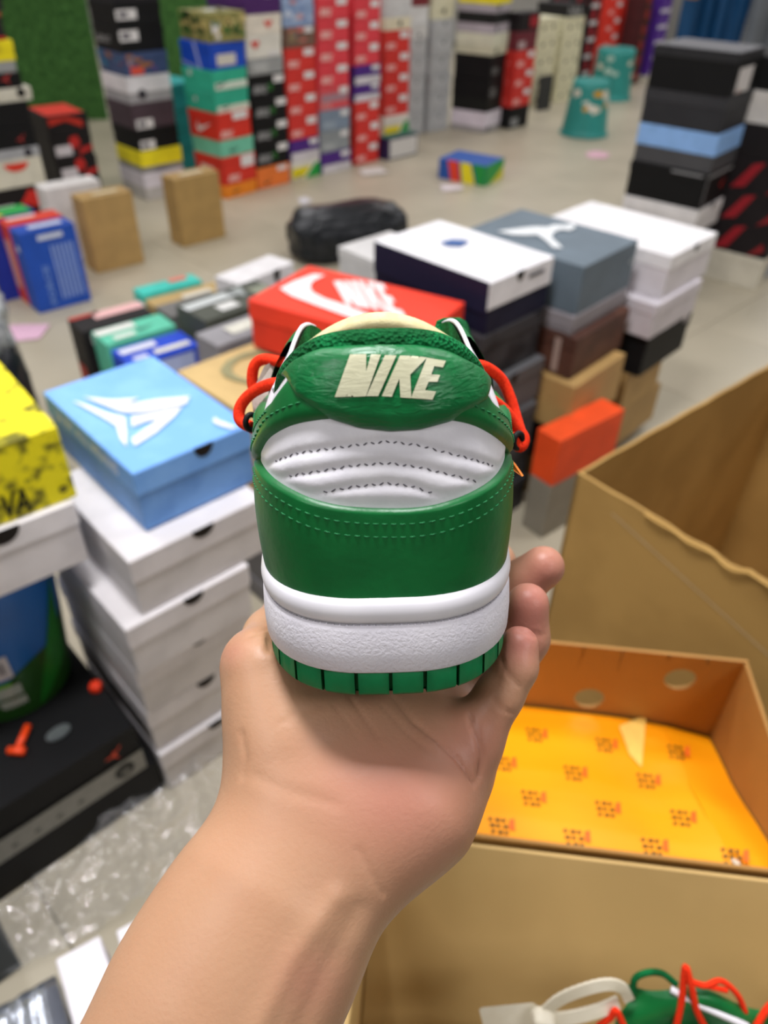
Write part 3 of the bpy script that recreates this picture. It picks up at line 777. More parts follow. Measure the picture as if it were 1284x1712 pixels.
stack('camouflage-topped stack', (378, 334), 50, [
    ('orange shoebox', 312, st('ef8a1f', swoosh('R', .25, .2, .3, '5d4a30'))),
    ('red shoebox with big sticker', 265, st('d5301f', sticker('R', .55, .55, .4, .42, dark=False), nike('R', .1, .1, .4, 'f0b7ad'), nike('L', .15, .3, .5, 'e5d2c8'))),
    ('mint shoebox', 237, st('74c7a8', swoosh('R', .25, .12, .35, '2c4d44'))),
    ('red shoebox with white curved logo', 191, st('d8301f', swoosh('L', .25, .1, .55, 'e7d6d0', 1.3), nike('R', .03, .08, .4, 'f0b7ad'), sticker('R', .45, .7, .45, .28, dark=False))),
    ('teal shoebox with cream label', 154, st('2fae8e', patch('R', .05, .0, .95, .3, 'dcdccb', 'label_sticker'), swoosh('R', .2, .05, .3, '2b3a36'), dot('L', .3, .4, .1, 'cfd6cf'))),
    ('teal shoebox with dark logo', 119, st('2fb391', patch('R', .05, .05, .95, .34, 'd7e2d2', 'label_sticker'), swoosh('R', .1, .1, .35, '2b3a36'), dot('L', .2, .6, .12, 'cfd6cf'))),
    ('blue shoebox with slanted white stripe', 73, st('0f49bf', patch('L', .45, .0, .22, 1., 'aab4e2', polys=[[(0, 1), (.35, 1), (1, 0), (.65, 0)]]), patch('L', .0, .0, .5, .25, '98a5dd', polys=[[(0, .7), (0, 1), (1, .3), (1, 0)]]), patch('R', .15, .15, .55, .42, 'd5d0c4', 'label_sticker'))),
    ('camouflage-patterned shoebox', 22, st('8f8a4e', *BLOTCH(8, (22, ['2c4a1d', 'b9a866', '1c1e16', '3f6a2a', 'c6b576']), 'R'), *BLOTCH(9, (26, ['2c4a1d', 'b9a866', '1c1e16', '3f6a2a']), 'L'), *BLOTCH(10, (6, ['2c4a1d', 'b9a866', '1c1e16']), 'T'), sticker('R', .1, .1, .2, .6, dark=False), patch('T', .2, .3, .6, .2, 'e2e2e2', 'label_sticker'), lh=.25), {'dr': -4})], a=.235, b=.25)
stack('teal column behind the camouflage-topped stack', None, 50, [('teal shoebox', .105, st('38b3b0', dot('L', .4, .4, .12, 'cfd6cf')))] * 5, a=.24, b=.30, xy=(-1.30, 4.86), top_px=False)
stack('orange-based column', (433, 318), 47, [
    ('orange shoebox with dark logo', 283, st('ee7c33', swoosh('R', .2, .12, .3, '4d3a2d'), sticker('R', .62, .72, .3, .22, dark=False))),
    *[('black shoebox with grey lettering', y, BLK(nike('R', .05, .2, .45, '8d8d8d'), txt('SB', 'R', .5, .3, .14, .3, '2f8a2f'), sticker('R', .68, .62, .3, .3, dark=False))) for y in (245, 206, 168, 128)],
    ('grey shoebox', 100, st('9b9d9c', patch('R', .12, .2, .42, .55, 'b3b5b3'))),
    ('white shoebox with red heart', 61, st('e2ded2', patch('R', .12, .4, .24, .42, 'd2433b', polys=[[(.5, 0), (1, .6), (.85, 1), (.5, .8), (.15, 1), (0, .6)]]), sticker('R', .6, .05, .3, .2, dark=False))),
    ('cream shoebox with heart by its corner', 26, st('e6ddcd', patch('R', .5, .3, .24, .42, 'd8534a', polys=[[(.5, 0), (1, .6), (.85, 1), (.5, .8), (.15, 1), (0, .6)]]))),
    ('purple shoebox', -12, st('4a1f63', sticker('R', .55, .75, .3, .2, dark=False), lh=.6))], a=.245)
def purple(): return st('4c2280', nike('R', .06, .04, .5, 'ded8de', k=.8), sticker('R', .66, .7, .3, .25, dark=False), patch('R', 0, 0, 1, .42, 'cdc8cb'), lh=.55)
rainb = lambda: st('e6e2d6', patch('R', 0, .1, .7, .55, 'e8d719', polys=[[(0, 0), (.6, 0), (1, 1), (0, 1)]]), patch('R', .45, 0, .55, .75, '1f9f3f', polys=[[(0, 0), (1, 0), (1, 1), (.7, 1)]]), swoosh('R', .15, .05, .3, '4b4a45'))
stack('yellow-green-based red column', (489, 303), 46, [
    ('yellow, green and white shoebox', 272, rainb()), ('purple-lidded shoebox', 237, purple()),
    *[('red shoebox', y, RED()) for y in (198, 160, 121, 82)],
    ('brown printed shoebox', 47, st('76594a', *BLOTCH(21, (8, ['5b3136', '8e7b5c', '4b4f70', 'd2726a']), 'R'), sticker('R', .62, .7, .28, .28, dark=False))),
    ('pale blue printed shoebox', 12, st('93a9cc', *BLOTCH(22, (8, ['c9d3e2', '7a93c0', 'd0a5a8', '8aa2cf']), 'R'))),
    ('blue cloud-printed shoebox', -22, st('9db3d6', *BLOTCH(23, (8, ['cfd8e4', '7a93c0', 'c58f96']), 'R')))], a=.225)
stack('purple-based red column', (539, 292), 46, [
    ('purple-lidded shoebox', 258, purple()), ('grey shoebox', 222, st('8f9597', nike('R', .06, .1, .45, 'b5babb'), sticker('R', .68, .65, .26, .26, dark=False))),
    ('blue-grey shoebox', 187, st('7e8ea0', nike('R', .06, .1, .45, 'a3b0bd'), sticker('R', .68, .65, .26, .26, dark=False))),
    ('pink-red shoebox with grey print', 148, st('da5258', patch('R', .05, .35, .9, .35, 'a8828c'), sticker('R', .66, .66, .28, .28, dark=False), txt('IIII', 'R', .05, .05, .3, .3, 'eaa8a4'))),
    *[('pink-red shoebox', y, PINKRED()) for y in (110, 72, 34, -4)]], a=.245)
stack('red column with purple middle', (594, 277), 45, [
    *[('red shoebox', y, RED()) for y in (243, 207, 172)], ('lower purple-lidded shoebox', 143, purple()), ('upper purple-lidded shoebox', 111, purple()),
    *[('pink-red shoebox', y, PINKRED()) for y in (73, 36, 0, -36)]], a=.215)
p_ = at(641, 244, 0)
stack('red column behind white-fronted box', (641, 244), 43, [
    ('yellow and green shoebox', 196, rainb()), *[('red shoebox', y, RED()) for y in (160, 125, 89, 52)],
    ('cream shoebox with black mark', 31, st('e4dcbf', dot('R', .5, .3, .14, '2b2925'))), ('white shoebox', 12, st('cfd0ce')), ('white plain shoebox', -12, st('d3d4d2'))], a=.235)
shoebox(at(648, 269, 0), math.radians(45), .29, .10, zat(*at(648, 269, 0)[:2], 233), st('2d2150', patch('R', .06, .08, .9, .84, 'd3d0cb'), patch('T', .0, .0, 1, 1, '2f6e58'), drawer=1), 'dark purple box with white front standing on the floor by the red columns')
grey = lambda: st('b5b7b8', dot('R', .5, .62, .13, '77797a'), patch('R', .25, .35, .6, .5, 'bfc1c2', e=.0029))
stack('narrow grey column', (676, 228), 40, [*[('grey shoebox', y, grey()) for y in (194, 163, 131, 99, 67)], ('pale shoebox with dark logo', 40, st('d2d2cf', dot('R', .5, .1, .14, '55575a'))), ('white shoebox', 12, st('dcdcda')), ('dark red shoebox', -12, st('7a2a30'))], a=.19, b=.2)
stack('wide grey column', (714, 222), 42, [*[('grey shoebox', y, grey()) for y in (189, 158, 127, 96, 65, 34)], ('cream shoebox with dark mark', 8, st('dcd8ba', dot('R', .45, .35, .16, '4a463c'))), ('cream shoebox', -16, st('dedabd'))], a=.215)
stack('yellow-topped striped stack', (811, 224), 58, [
    ('white-lidded shoebox', 189, st('e0d8e2', dot('R', .05, .05, .2, '55525a'), lh=.72, c2='a5a2a2')),
    ('black shoebox with pale emblem', 135, BLK(txt('00', 'R', .1, .45, .4, .3, '8f918f'), c2='1a1c19', lh=.6)),
    ('black shoebox', 94, BLK(txt('00', 'R', .1, .2, .4, .3, '8f918f'), lh=.3)),
    ('cream-lidded shoebox', 58, st('d9d8c0', dot('R', .15, .05, .16, '4a463c'), lh=.55, c2='cfcdb2')),
    ('black-lidded lilac shoebox', 23, st('1e1f1d', dot('R', .1, .1, .16, '4b4850'), lh=.52, c2='b2a9b0')),
    ('yellow-lidded shoebox', -14, st('f0e01c', dot('R', .1, .1, .16, '4b4850'), lh=.6, c2='aba4aa'))], a=.24, b=.30)
stack('narrow black-based red column', (850, 217), 46, [('black shoebox', 181, BLK(sticker('R', .05, .1, .4, .4, '8a8a8a', False))), *[('red shoebox', y, RED()) for y in (150, 118, 86)], ('maroon shoebox', 54, st('6f2531', sticker('R', .05, .1, .35, .4, 'b9a2a2', False))), ('black and red shoebox', 22, st('221d1f', patch('R', .5, .2, .4, .6, 'a31f2a')))], a=.24, b=.1)
cream = lambda: st('ded9b8', dot('R', .25, .25, .13, '5f5a44'), dot('R', .68, .3, .13, '5f5a44'))
stack('cream column near teal pails', (926, 172), 39, [('cream shoebox', y, cream()) for y in (143, 114, 86, 58, 29)] + [('black and white shoebox', 8, st('252323', txt('NBA', 'R', .1, .1, .7, .7, 'b5b5b2')))], a=.25)
stack('cream column near narrow red one', (884, 181), 39, [('cream shoebox', y, cream()) for y in (148, 117, 87, 59, 31)], a=.25)
q_ = at(899, 186, 0); shoebox(q_, math.radians(39), .15, .03, .26, st('3a3b3a', drawer=1), 'dark grey panel-like box leaning before a cream column')
jb = lambda: st('201b1d', patch('R', .25, .25, .4, .7, 'a11826', polys=[[(.5, 0), (1, .3), (.8, 1), (.2, 1), (0, .3)]]), sticker('R', .2, .0, .6, .25, 'd5cfce', False), patch('R', .65, .0, .35, .5, '8e1a22', polys=[[(0, 0), (1, .2), (.9, 1), (.2, .6)]]), patch('L', .3, .05, .35, .9, 'a11826', polys=[[(0, 0), (.5, .1), (1, 1), (.6, .9)]]), patch('L', .75, .0, .2, .5, '8e1a22', polys=[[(0, 0), (1, .5), (.8, 1)]]))
stack('black-and-red column right of the cream ones', (962, 156), 44, [('black and red shoebox', y, jb()) for y in (128, 100, 71, 43, 14, -14)], a=.2, b=.2)
stack('first dark column behind cream ones', None, 44, [('black and red shoebox', .13, jb())] * 9, a=.25, b=.2, xy=(1.62, 8.55), top_px=False)
stack('second dark column behind cream ones', None, 44, [('black and red shoebox', .13, jb())] * 9, a=.25, b=.2, xy=(2.0, 8.95), top_px=False)
stack('red column behind the farther pail', (996, 141), 46, [('bright red shoebox', y, RED('f03c2c')) for y in (112, 85, 57, 30, 2, -26)], a=.25, b=.2)
stack('red column between pails and dark column', (1028, 131), 46, [('bright red shoebox', y, RED('f03c2c')) for y in (104, 77, 50, 23, -4)], a=.17, b=.12)
stack('dark red column beside the purple one', (1054, 142), 48, [('dark red shoebox', y, st('4a1a1c', patch('R', .15, .2, .5, .6, '8f2620'), patch('R', 0, .0, 1, .18, '3a2a20'))) for y in (116, 90, 64, 38, 12, -14)], a=.14, b=.2)
stack('purple column at the end of the far row', (1078, 137), 46, [('white shoebox', 127, st('d8d2c2'))] + [('purple shoebox', y, st('4f2390', sticker('R', .15, .0, .8, .26, 'c9c2d2', False), patch('R', .4, .4, .3, .4, '8063b0', polys=[[(.5, 1), (1, 0), (0, 0)]]))) for y in (101, 76, 50, 23, -5)], a=.235, b=.12)

# the green artificial turf hung behind the stacks
tf = MB(); rr = random.Random(5)
a_ = at(-60, 200, 0); b_ = at(181, 206, 0)
gm = mat('4b7a3a', .95, scale=25, hex2='35602a', bump=1.0, key='turf', thr=(.35, .65))
turf = empty('turf_panel', (a_.x - .04, a_.y + .12, 0), math.atan2(b_.y - a_.y, b_.x - a_.x)); tag(turf, 'tall green artificial turf sheet hung upright behind the shoebox stacks', 'turf')
wd = (b_ - a_).length
tf.box(0, 0, .0, wd, .03, 2.4); tf.build('turf_backing', gm, turf)
bl = MB()
for i in range(16000):
    x, z = rr.uniform(0, wd), rr.uniform(0, 1.9); l = rr.uniform(.012, .028); dx, dz = rr.uniform(-.008, .008), rr.uniform(-.014, .004)
    bl.add([(x - .002, 0, z), (x + .002, 0, z), (x + dx, -l, z + dz)], [(0, 1, 2)])
bl.build('turf_pile', gm, turf)['kind'] = 'stuff'
tf2 = MB(); c_ = at(240, 197, 0); d_ = at(420, 197, 0)
turf2 = empty('turf_panel', (c_.x, c_.y, 0), 0); tag(turf2, 'green artificial turf sheet glimpsed between the leaning stack and camouflage-topped stack', 'turf')
tf2.box(0, 0, 0, 1.3, .03, 2.4); tf2.build('turf_backing', gm, turf2)

# stacks at the far left
s1 = at(100, 392, 0); yw = math.radians(43)
x1 = s1 - Vector((math.cos(yw), math.sin(yw), 0)) * .33
def zr(py): return zat(s1.x, s1.y, py)
prev = 0.0; y1 = [('black and red shoebox', 349, jb()), ('second black and red shoebox', 305, st('211d1d', sticker('R', .05, .05, .4, .4, dark=False), patch('R', .55, .2, .4, .7, 'd2281e', polys=[[(0, .3), (.6, 0), (1, .6), (.4, 1)]]))),
    ('cream shoebox with red half-moon', 243, st('a9aaab', patch('R', .45, .42, .35, .22, 'e23a24', polys=half_disc()), dot('R', .78, .75, .12, '33323a'), c2='ded9c4', lh=.26)),
    ('black shoebox with small red emblem', 209, BLK(jump('R', .72, .2, .13, 'a5302c'))), ('plain black shoebox', 168, BLK()), ('off-white shoebox with black dot', 145, st('d3cfbe', dot('R', .8, .25, .12, '161616')), {'dx': .03}),
    ('black shoebox with red emblem', 120, BLK(jump('R', .72, .25, .15, 'b3322e'))), ('grey shoebox', 101, st('9a9c9b'), {'dx': -.01}), ('yellow shoebox', 66, st('f2e013', dot('R', .75, .4, .1, 'd8c40e'))), ('dark shoebox with red lid edge', 18, st('2a2526', patch('R', 0, .02, 1, .1, 'c2281e'), patch('R', 0, .82, 1, .16, 'a5332c')), {'dx': -.02}), ('dark shoebox at the frame top', -20, st('2c2729'))]
for i, (look, py, sty, *k) in enumerate(y1):
    k = k[0] if k else {}
    zt = zr(py); p = x1 + Vector((math.cos(yw), math.sin(yw), 0)) * k.get('dx', 0); p.z = prev + .0006
    shoebox(p, yw, .33, .22, max(.03, zt - prev - .0012), sty, '%s in the stack at the photo\'s left edge' % look, 'boxes of the stack at the left edge'); prev = zt
stack('low stack before the turf', (112, 352), 40, [('black and red shoebox', y, st('1f1c1d', sticker('R', .08, .12, .4, .45, 'd8d2d6', False), patch('R', .42, .35, .3, .6, 'c4251f', polys=[[(0, .2), (.5, 0), (1, .4), (.8, 1), (.2, .9)]]), patch('R', .62, .02, .38, .45, 'b8221f', polys=[[(0, .1), (.9, .5), (1, 1), (.2, .8)]]))) for y in (306, 268, 230)] + [('black shoebox with red flapped lid', 196, st('1f1c1d', patch('T', .05, .02, .9, .9, 'd2301c'), patch('R', .05, .3, .8, .6, 'c62d1b', polys=[[(0, .4), (.5, .7), (1, 0), (1, .6), (.6, 1), (0, 1)]])))], a=.22, b=.30)
# ---------------------------------------------------------------- tall dark stack on the right and the black-red one behind it
R1 = [('black lidded shoebox', 430, BLK()), ('black shoebox', 395, BLK()),
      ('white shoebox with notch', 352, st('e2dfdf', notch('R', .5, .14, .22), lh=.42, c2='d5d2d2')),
      ('black shoebox with silver edge', 292, st('111112', patch('R', 0, .86, 1, .08, '8b8b8d'), patch('R', .0, .05, .06, .85, '77777a'), patch('L', .55, .9, .4, .06, '8b8b8d'), jump('R', .6, .35, .18, 'b32620'))),
      ('light-blue-lidded grey shoebox', 226, st('8ab4ea', lh=.55, c2='47474a')),
      ('charcoal shoebox', 164, st('37373a', lh=.35, c2='2f2f32')),
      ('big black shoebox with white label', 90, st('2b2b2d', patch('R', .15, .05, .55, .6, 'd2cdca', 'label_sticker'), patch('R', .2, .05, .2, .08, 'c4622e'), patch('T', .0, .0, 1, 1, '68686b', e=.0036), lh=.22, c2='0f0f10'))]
# base corner: follow the near edge down to the floor
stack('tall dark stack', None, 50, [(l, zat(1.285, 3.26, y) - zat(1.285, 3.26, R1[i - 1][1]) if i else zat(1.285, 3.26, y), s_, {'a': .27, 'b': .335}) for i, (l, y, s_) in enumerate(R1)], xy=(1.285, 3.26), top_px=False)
def rs(xy, look, h0, h1, sty, lab, a=.26, b=.34, yaw=50):
    return shoebox((xy[0], xy[1], h0), math.radians(yaw), a, b, h1 - h0 - .001, sty, lab, 'boxes of the black-and-red stack at the right edge')
xr = tuple(at(1262, 486, 0))[:2]
hts = [0, .14, .27, .40, .53, .66, .78, .90]
lk = ['cream shoebox with blue-grey print', 'black and red shoebox', 'black shoebox with red wing print', 'black shoebox with red flash', 'dark shoebox with orange patch', 'white-sided shoebox', 'black shoebox']
ss = [st('d5cfbd', patch('R', .3, .2, .4, .5, '8d97a3')), jb(), jb(), jb(), st('1f1b1c', patch('R', .4, .2, .3, .4, 'd5551e'), patch('R', .7, .2, .25, .4, '27487e')), st('dcd8d2'), BLK()]
for i in range(7): rs(xr, lk[i], hts[i], hts[i + 1], ss[i], '%s, %s up in the stack at the right edge' % (lk[i], ORD[i]))

# ---------------------------------------------------------------- front stacks (all stand at about 45 degrees to the view)
def corner(F, R, L, z):
    f, r, l = at(*F, z), at(*R, z), at(*L, z); a = (r - f); b = (l - f)
    return f, math.degrees(math.atan2(a.y, a.x)), a.length, b.length
def tower(where, F, ztop, yaw, a, b, rows, top=None):
    """rows from the top down: (look, height, style, offsets)."""
    f = at(*F, ztop); yw = math.radians(yaw); ux = Vector((math.cos(yw), math.sin(yw), 0)); uy = Vector((-math.sin(yw), math.cos(yw), 0)); z = ztop
    for i, (look, h, sty, *k) in enumerate(rows):
        k = k[0] if k else {}
        if z - h < -.02: h = z - .002
        if h < .03: break
        p = f + ux * k.get('dx', 0) + uy * k.get('dy', 0); p.z = z - h + .0006
        o = ['topmost', 'second from top', 'third from top', 'fourth from top', 'fifth from top', 'sixth from top', 'seventh from the top', 'eighth from the top'][i]
        shoebox(p, yw + math.radians(k.get('dr', 0)), k.get('a', a), k.get('b', b), h - .0012, sty, k.get('label') or '%s, %s in the %s' % (look, o, where), 'boxes of the ' + where)
        z -= h
def on_top(polys_px, z, col, yaw, F):
    """Print lying on a lid: pixel outlines dropped onto the lid plane, given in the box frame."""
    f = at(*F, z); c, s = math.cos(math.radians(yaw)), math.sin(math.radians(yaw))
    out = []
    for pg in polys_px:
        q = []
        for p in pg:
            d = at(p[0], p[1], z + .0034) - f; q.append((d.x * c + d.y * s, -d.x * s + d.y * c))
        out.append(q)
    def go(root, D): decal(root, 'print', out, 'T', 0, 0, 1, 1, col, D)
    return go
Z1 = lambda x, y: (x / 2.791, 580 + y / 2.791)
JA = [[Z1(*p) for p in q] for q in ([(388, 230), (520, 243), (650, 236), (582, 268), (735, 240), (885, 228), (870, 262), (790, 282), (700, 300), (610, 305), (560, 300)],
      [(338, 250), (380, 258), (500, 305), (585, 325), (592, 395), (590, 462), (560, 430), (540, 365), (470, 322)],
      [(612, 322), (720, 305), (850, 275), (815, 320), (730, 395), (628, 460), (612, 425), (690, 370), (740, 335), (680, 345), (614, 372)])]
SWS = [[Z1(*p) for p in q] for q in ([(992, 338), (1004, 325), (1016, 338), (1105, 372), (1080, 380), (1020, 362), (1000, 352)],)]
NOTE = 'white stack under the pale blue box'
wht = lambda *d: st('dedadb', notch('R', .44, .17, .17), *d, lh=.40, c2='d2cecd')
fb = (222, 790)
lbl = 'pale blue shoebox with white wing logo on top of the white stack'
zB = .69
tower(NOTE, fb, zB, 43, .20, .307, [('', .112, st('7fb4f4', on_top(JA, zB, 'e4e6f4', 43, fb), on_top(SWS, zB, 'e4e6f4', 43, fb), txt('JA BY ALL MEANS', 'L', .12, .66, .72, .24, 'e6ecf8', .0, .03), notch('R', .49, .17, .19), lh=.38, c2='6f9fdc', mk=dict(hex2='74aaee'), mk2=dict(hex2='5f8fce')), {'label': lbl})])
zz_ = [.577, .462, .347, .232, .117]
for i, (fp, zt_) in enumerate(zip([(215, 938), (210, 1052), (226, 1122), (245, 1192), (268, 1262)], zz_)):
    q = at(*fp, zt_); q.z = zt_ - .1145
    shoebox(q, math.radians(43), .235 if i == 0 else .222, .27 if i == 0 else .30, .1135, wht(), 'white shoebox, %s in the %s' % (['topmost', 'second from top', 'third from top', 'fourth from top', 'lowest'][i], NOTE), 'boxes of the ' + NOTE)
# white lid over navy body, grey box, white box: three towers in a row
f, yw_, a_, b_ = corner((820, 472), (925, 428), (628, 402), .706)
TW = [[(735, 404), (755, 399), (775, 400), (785, 404), (770, 411), (748, 410)]]
def navy(root, D):
    decal(root, 'lid_side', SQ, 'L', 0, D[2] * .40, D[1], D[2] * .60, '1c1c35', D, e=.0030)['label'] = 'navy ribbed side'
    decal(root, 'print', SQ, 'R', D[0] * .6, D[2] * .78, D[0] * .25, D[2] * .07, '33323f', D)
tower('navy-and-white-topped stack', (820, 472), .706, yw_, a_, b_, [
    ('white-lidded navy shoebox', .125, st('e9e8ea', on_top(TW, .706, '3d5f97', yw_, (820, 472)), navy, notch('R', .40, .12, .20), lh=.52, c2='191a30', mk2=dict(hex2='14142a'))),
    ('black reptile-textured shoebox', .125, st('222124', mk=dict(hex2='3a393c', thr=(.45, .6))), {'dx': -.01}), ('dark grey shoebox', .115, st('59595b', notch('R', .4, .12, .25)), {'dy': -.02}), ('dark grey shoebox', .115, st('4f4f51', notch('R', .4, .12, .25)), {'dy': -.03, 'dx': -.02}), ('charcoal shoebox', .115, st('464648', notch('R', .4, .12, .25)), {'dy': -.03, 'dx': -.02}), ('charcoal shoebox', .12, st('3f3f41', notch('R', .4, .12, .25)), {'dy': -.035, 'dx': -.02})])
gf = (978, 446)
JM = [[(780 + x / 2.547, 320 + y / 2.547) for x, y in [(130, 168), (250, 152), (300, 148), (345, 150), (372, 140), (420, 142), (452, 135), (466, 150), (440, 165), (400, 160), (372, 172), (362, 195), (388, 218), (410, 240), (370, 238), (335, 205), (300, 182), (250, 185), (190, 182)]]]
tower('figure-logo-topped stack', gf, .685, 48, .262, .36, [
    ('slate grey shoebox with white leaping-figure logo', .122, st('62707a', on_top(JM, .685, 'dfe3e4', 48, gf), jump('R', .84, .5, .12, 'aeb6b8'), drawer=1)),
    ('lilac-grey shoebox', .05, st('8d888c'), {'dx': -.008}), ('brown and black shoebox', .115, st('5c3a2d', patch('L', .84, .1, .05, .8, 'a58f84'), mk=dict(hex2='4b2e24')), {'dx': -.01, 'dy': -.02}),
    ('kraft brown shoebox', .14, st('b5925a', drawer=1), {'dx': -.03, 'dy': -.05, 'a': .26}), ('dark shoebox', .13, st('39322e')), ('kraft shoebox', .14, st('a8884f', drawer=1))])
wf = (1124, 428)
tower('white-topped stack', wf, .645, 47, .262, .40, [
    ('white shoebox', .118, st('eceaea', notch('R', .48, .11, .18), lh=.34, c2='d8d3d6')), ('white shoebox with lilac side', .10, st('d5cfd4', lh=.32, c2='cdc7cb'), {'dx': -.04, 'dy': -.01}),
    ('black shoebox', .125, BLK(patch('R', .8, .8, .12, .18, 'c2bcc0'), lh=.05), {'dx': -.02, 'dy': -.0}), ('kraft shoebox', .13, st('b29059', drawer=1), {'dx': -.02, 'dy': .03, 'a': .22}), ('kraft shoebox', .13, st('a98853', drawer=1), {'dx': -.02, 'dy': .03})])
# orange box standing low before the grey-topped tower
fo = at(937, 738, .315); fo_r = at(1045, 684, .315); d_o = fo_r - fo; yo = math.atan2(d_o.y, d_o.x)
shoebox((fo.x, fo.y, .175), yo, d_o.length, .075, .14, st('f2521c', drawer=1), 'bright orange shoebox standing on edge before the kraft boxes')
shoebox((fo.x, fo.y, 0), yo, d_o.length, .075, .174, st('8d887b', drawer=1), 'grey-beige shoebox under the upright bright orange one')
# red box with the big white logo
zR = .66
fL, fB, fR = (440, 488), (537, 434), (775, 505)
L3, B3, R3 = at(*fL, zR), at(*fB, zR), at(*fR, zR); F3 = L3 + R3 - B3
yr = math.degrees(math.atan2(R3.y - F3.y, R3.x - F3.x)); ar = (R3 - F3).length; brr = (L3 - F3).length
Fpx = pj(F3)
Z6 = lambda x, y: (420 + x / 2.675, 320 + y / 2.675)
SWR = [[Z6(*p) for p in q] for q in ([(128, 432), (190, 400), (278, 368), (330, 372), (275, 400), (262, 425), (275, 450), (330, 478), (400, 500), (480, 530), (560, 560), (640, 590), (560, 585), (440, 560), (300, 510), (180, 465)],)]
NKR = []
for pg in NK:
    q = []
    for x, y in pg:
        u, v = x, y / .41
        A0, A1, A2, A3 = Vector(Z6(432, 512)), Vector(Z6(728, 568)), Vector(Z6(335, 402)), Vector(Z6(565, 386))
        p = (A0 * (1 - u) + A1 * u) * (1 - v) + (A2 * (1 - u) + A3 * u) * v; q.append((p.x, p.y))
    NKR.append(q)
tower('red-topped stack', Fpx, zR, yr, ar, brr, [
    ('red shoebox', .115, st('ef3d25', on_top(SWR, zR, 'f3e6e4', yr, Fpx), on_top(NKR, zR, 'f3e2e0', yr, Fpx), lh=.40, c2='d8331f'), {'label': 'large red shoebox with white curved logo and lettering on its lid'}),
    ('black shoebox', .12, BLK(), {'dy': .25, 'b': .14}), ('dark grey shoebox', .12, st('4b4b4d'), {'dy': .26, 'b': .13}), ('grey shoebox', .12, st('77767a'), {'dy': .26, 'b': .13}), ('black shoebox', .12, BLK(), {'dy': .26, 'b': .13})])
# kraft box with olive outline logo
zK = .54; Lk, Bk = at(295, 620, zK), at(470, 555, zK); dk = Bk - Lk; yk = math.degrees(math.atan2(dk.y, dk.x)); bk = .36
Fk = Lk + Vector((math.sin(math.radians(yk)), -math.cos(math.radians(yk)), 0)) * bk; fk = pj(Fk)
Z5 = lambda x, y: (120 + x / 3.21, 400 + y / 3.21)
OL = [[Z5(*p) for p in [(795, 700), (830, 650), (920, 608), (1020, 588), (1110, 590), (1145, 605), (1130, 625), (1060, 612), (980, 618), (900, 642), (860, 680), (862, 712), (900, 738), (960, 752), (950, 772), (880, 758), (820, 735)]]]
tower('kraft-topped stack', fk, zK, yk, dk.length, bk, [
    ('kraft shoebox', .11, st('c9ac73', on_top(OL, zK, '8f8a62', yk, fk), patch('T', .55, .32, .3, .16, 'd9d6d2'), drawer=1), {'label': 'kraft shoebox with olive curved outline logo, beside the pale blue box'}),
    ('kraft shoebox', .12, st('b7975e', drawer=1), {'b': .2}), ('dark grey shoebox', .12, st('5a5a5c'), {'b': .2}), ('grey shoebox', .12, st('6c6b6e'), {'b': .2}), ('grey shoebox with pale edge', .12, st('77767a'), {'b': .2})])
# yellow box on a white one, standing on the blue pail
zY = .765; Fy = (95, 712); Fyb = (130, 828)
RY_ = at(95, 712, zY); ywy = math.radians(40)
def spots(f, seed, n):
    r = random.Random(seed); out = []
    for i in range(n):
        w = r.uniform(.03, .12); out.append(patch(f, r.uniform(.0, .9), r.uniform(.0, .85), w, w * r.uniform(.5, 1.4) * (2 if f != 'T' else 1), r.choice(['6b6408', '8f8a10', 'a8a012', 'f5ee6a'] if f != 'T' else ['c9bd08', '8f8a10', 'f7f04a']), polys=[[(.5 + r.uniform(.2, .5) * math.cos(t), .5 + r.uniform(.2, .5) * math.sin(t)) for t in np.linspace(0, 6.28, 9)[:-1]]], e=.0030 + .0000 * i))
    return out
ay = .25; ux = Vector((math.cos(ywy), math.sin(ywy), 0)); py_ = RY_ - ux * ay
yb = st('e9dc10', *spots('R', 31, 10), txt('VA', 'R', .60, .06, .14, .34, '23230d', .3, .03), drawer=1, mk=dict(hex2='a89c0c', thr=(.36, .52), bump=.1))
yb['mk'] = dict(hex2='6e6a0a', thr=(.36, .50), bump=.1, scale=38, detail=6)
hY = .122
shoebox((py_.x, py_.y, zY - hY), ywy, ay, .34, hY - .001, yb, 'speckled yellow shoebox with black angular logo resting on a white box')
wx = at(150, 935, zY - hY - .115); wq = wx - ux * .29
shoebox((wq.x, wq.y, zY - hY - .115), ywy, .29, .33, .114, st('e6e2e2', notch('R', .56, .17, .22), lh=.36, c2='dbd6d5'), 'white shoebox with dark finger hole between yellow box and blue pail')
# ---------------------------------------------------------------- boxes standing on the floor in the middle distance
def upright(F, yaw, a, d, h, sty, label, z0=0.0, lean=0.0):
    f = at(*F, z0); return shoebox((f.x, f.y, z0), math.radians(yaw), a, d, h, sty, label)
def lean_patch(*k): return patch(*k)
upright((163, 458), 41, .235, .115, .325, st('b08f58', patch('T', .3, .25, .5, .3, 'd8c8a4', 'label_sticker'), dot('L', .35, .45, .06, '7d6238'), drawer=1), 'kraft shoebox standing upright on the floor beside a white one')
upright((307, 414), 44, .25, .115, .318, st('ad8c54', patch('T', .25, .3, .5, .3, 'dccfb0', 'label_sticker'), drawer=1), 'kraft shoebox standing alone upright before the leaning stack')
w_ = at(140, 447, 0); shoebox((w_.x - .11, w_.y + .03, 0), math.radians(41), .26, .11, .335, st('e0dcd8', drawer=1), 'white shoebox standing upright tucked behind the left kraft one')
LINES = [patch('R', .48 + .075 * i, .12, .035, .68, '8fa6dc') for i in range(6)]
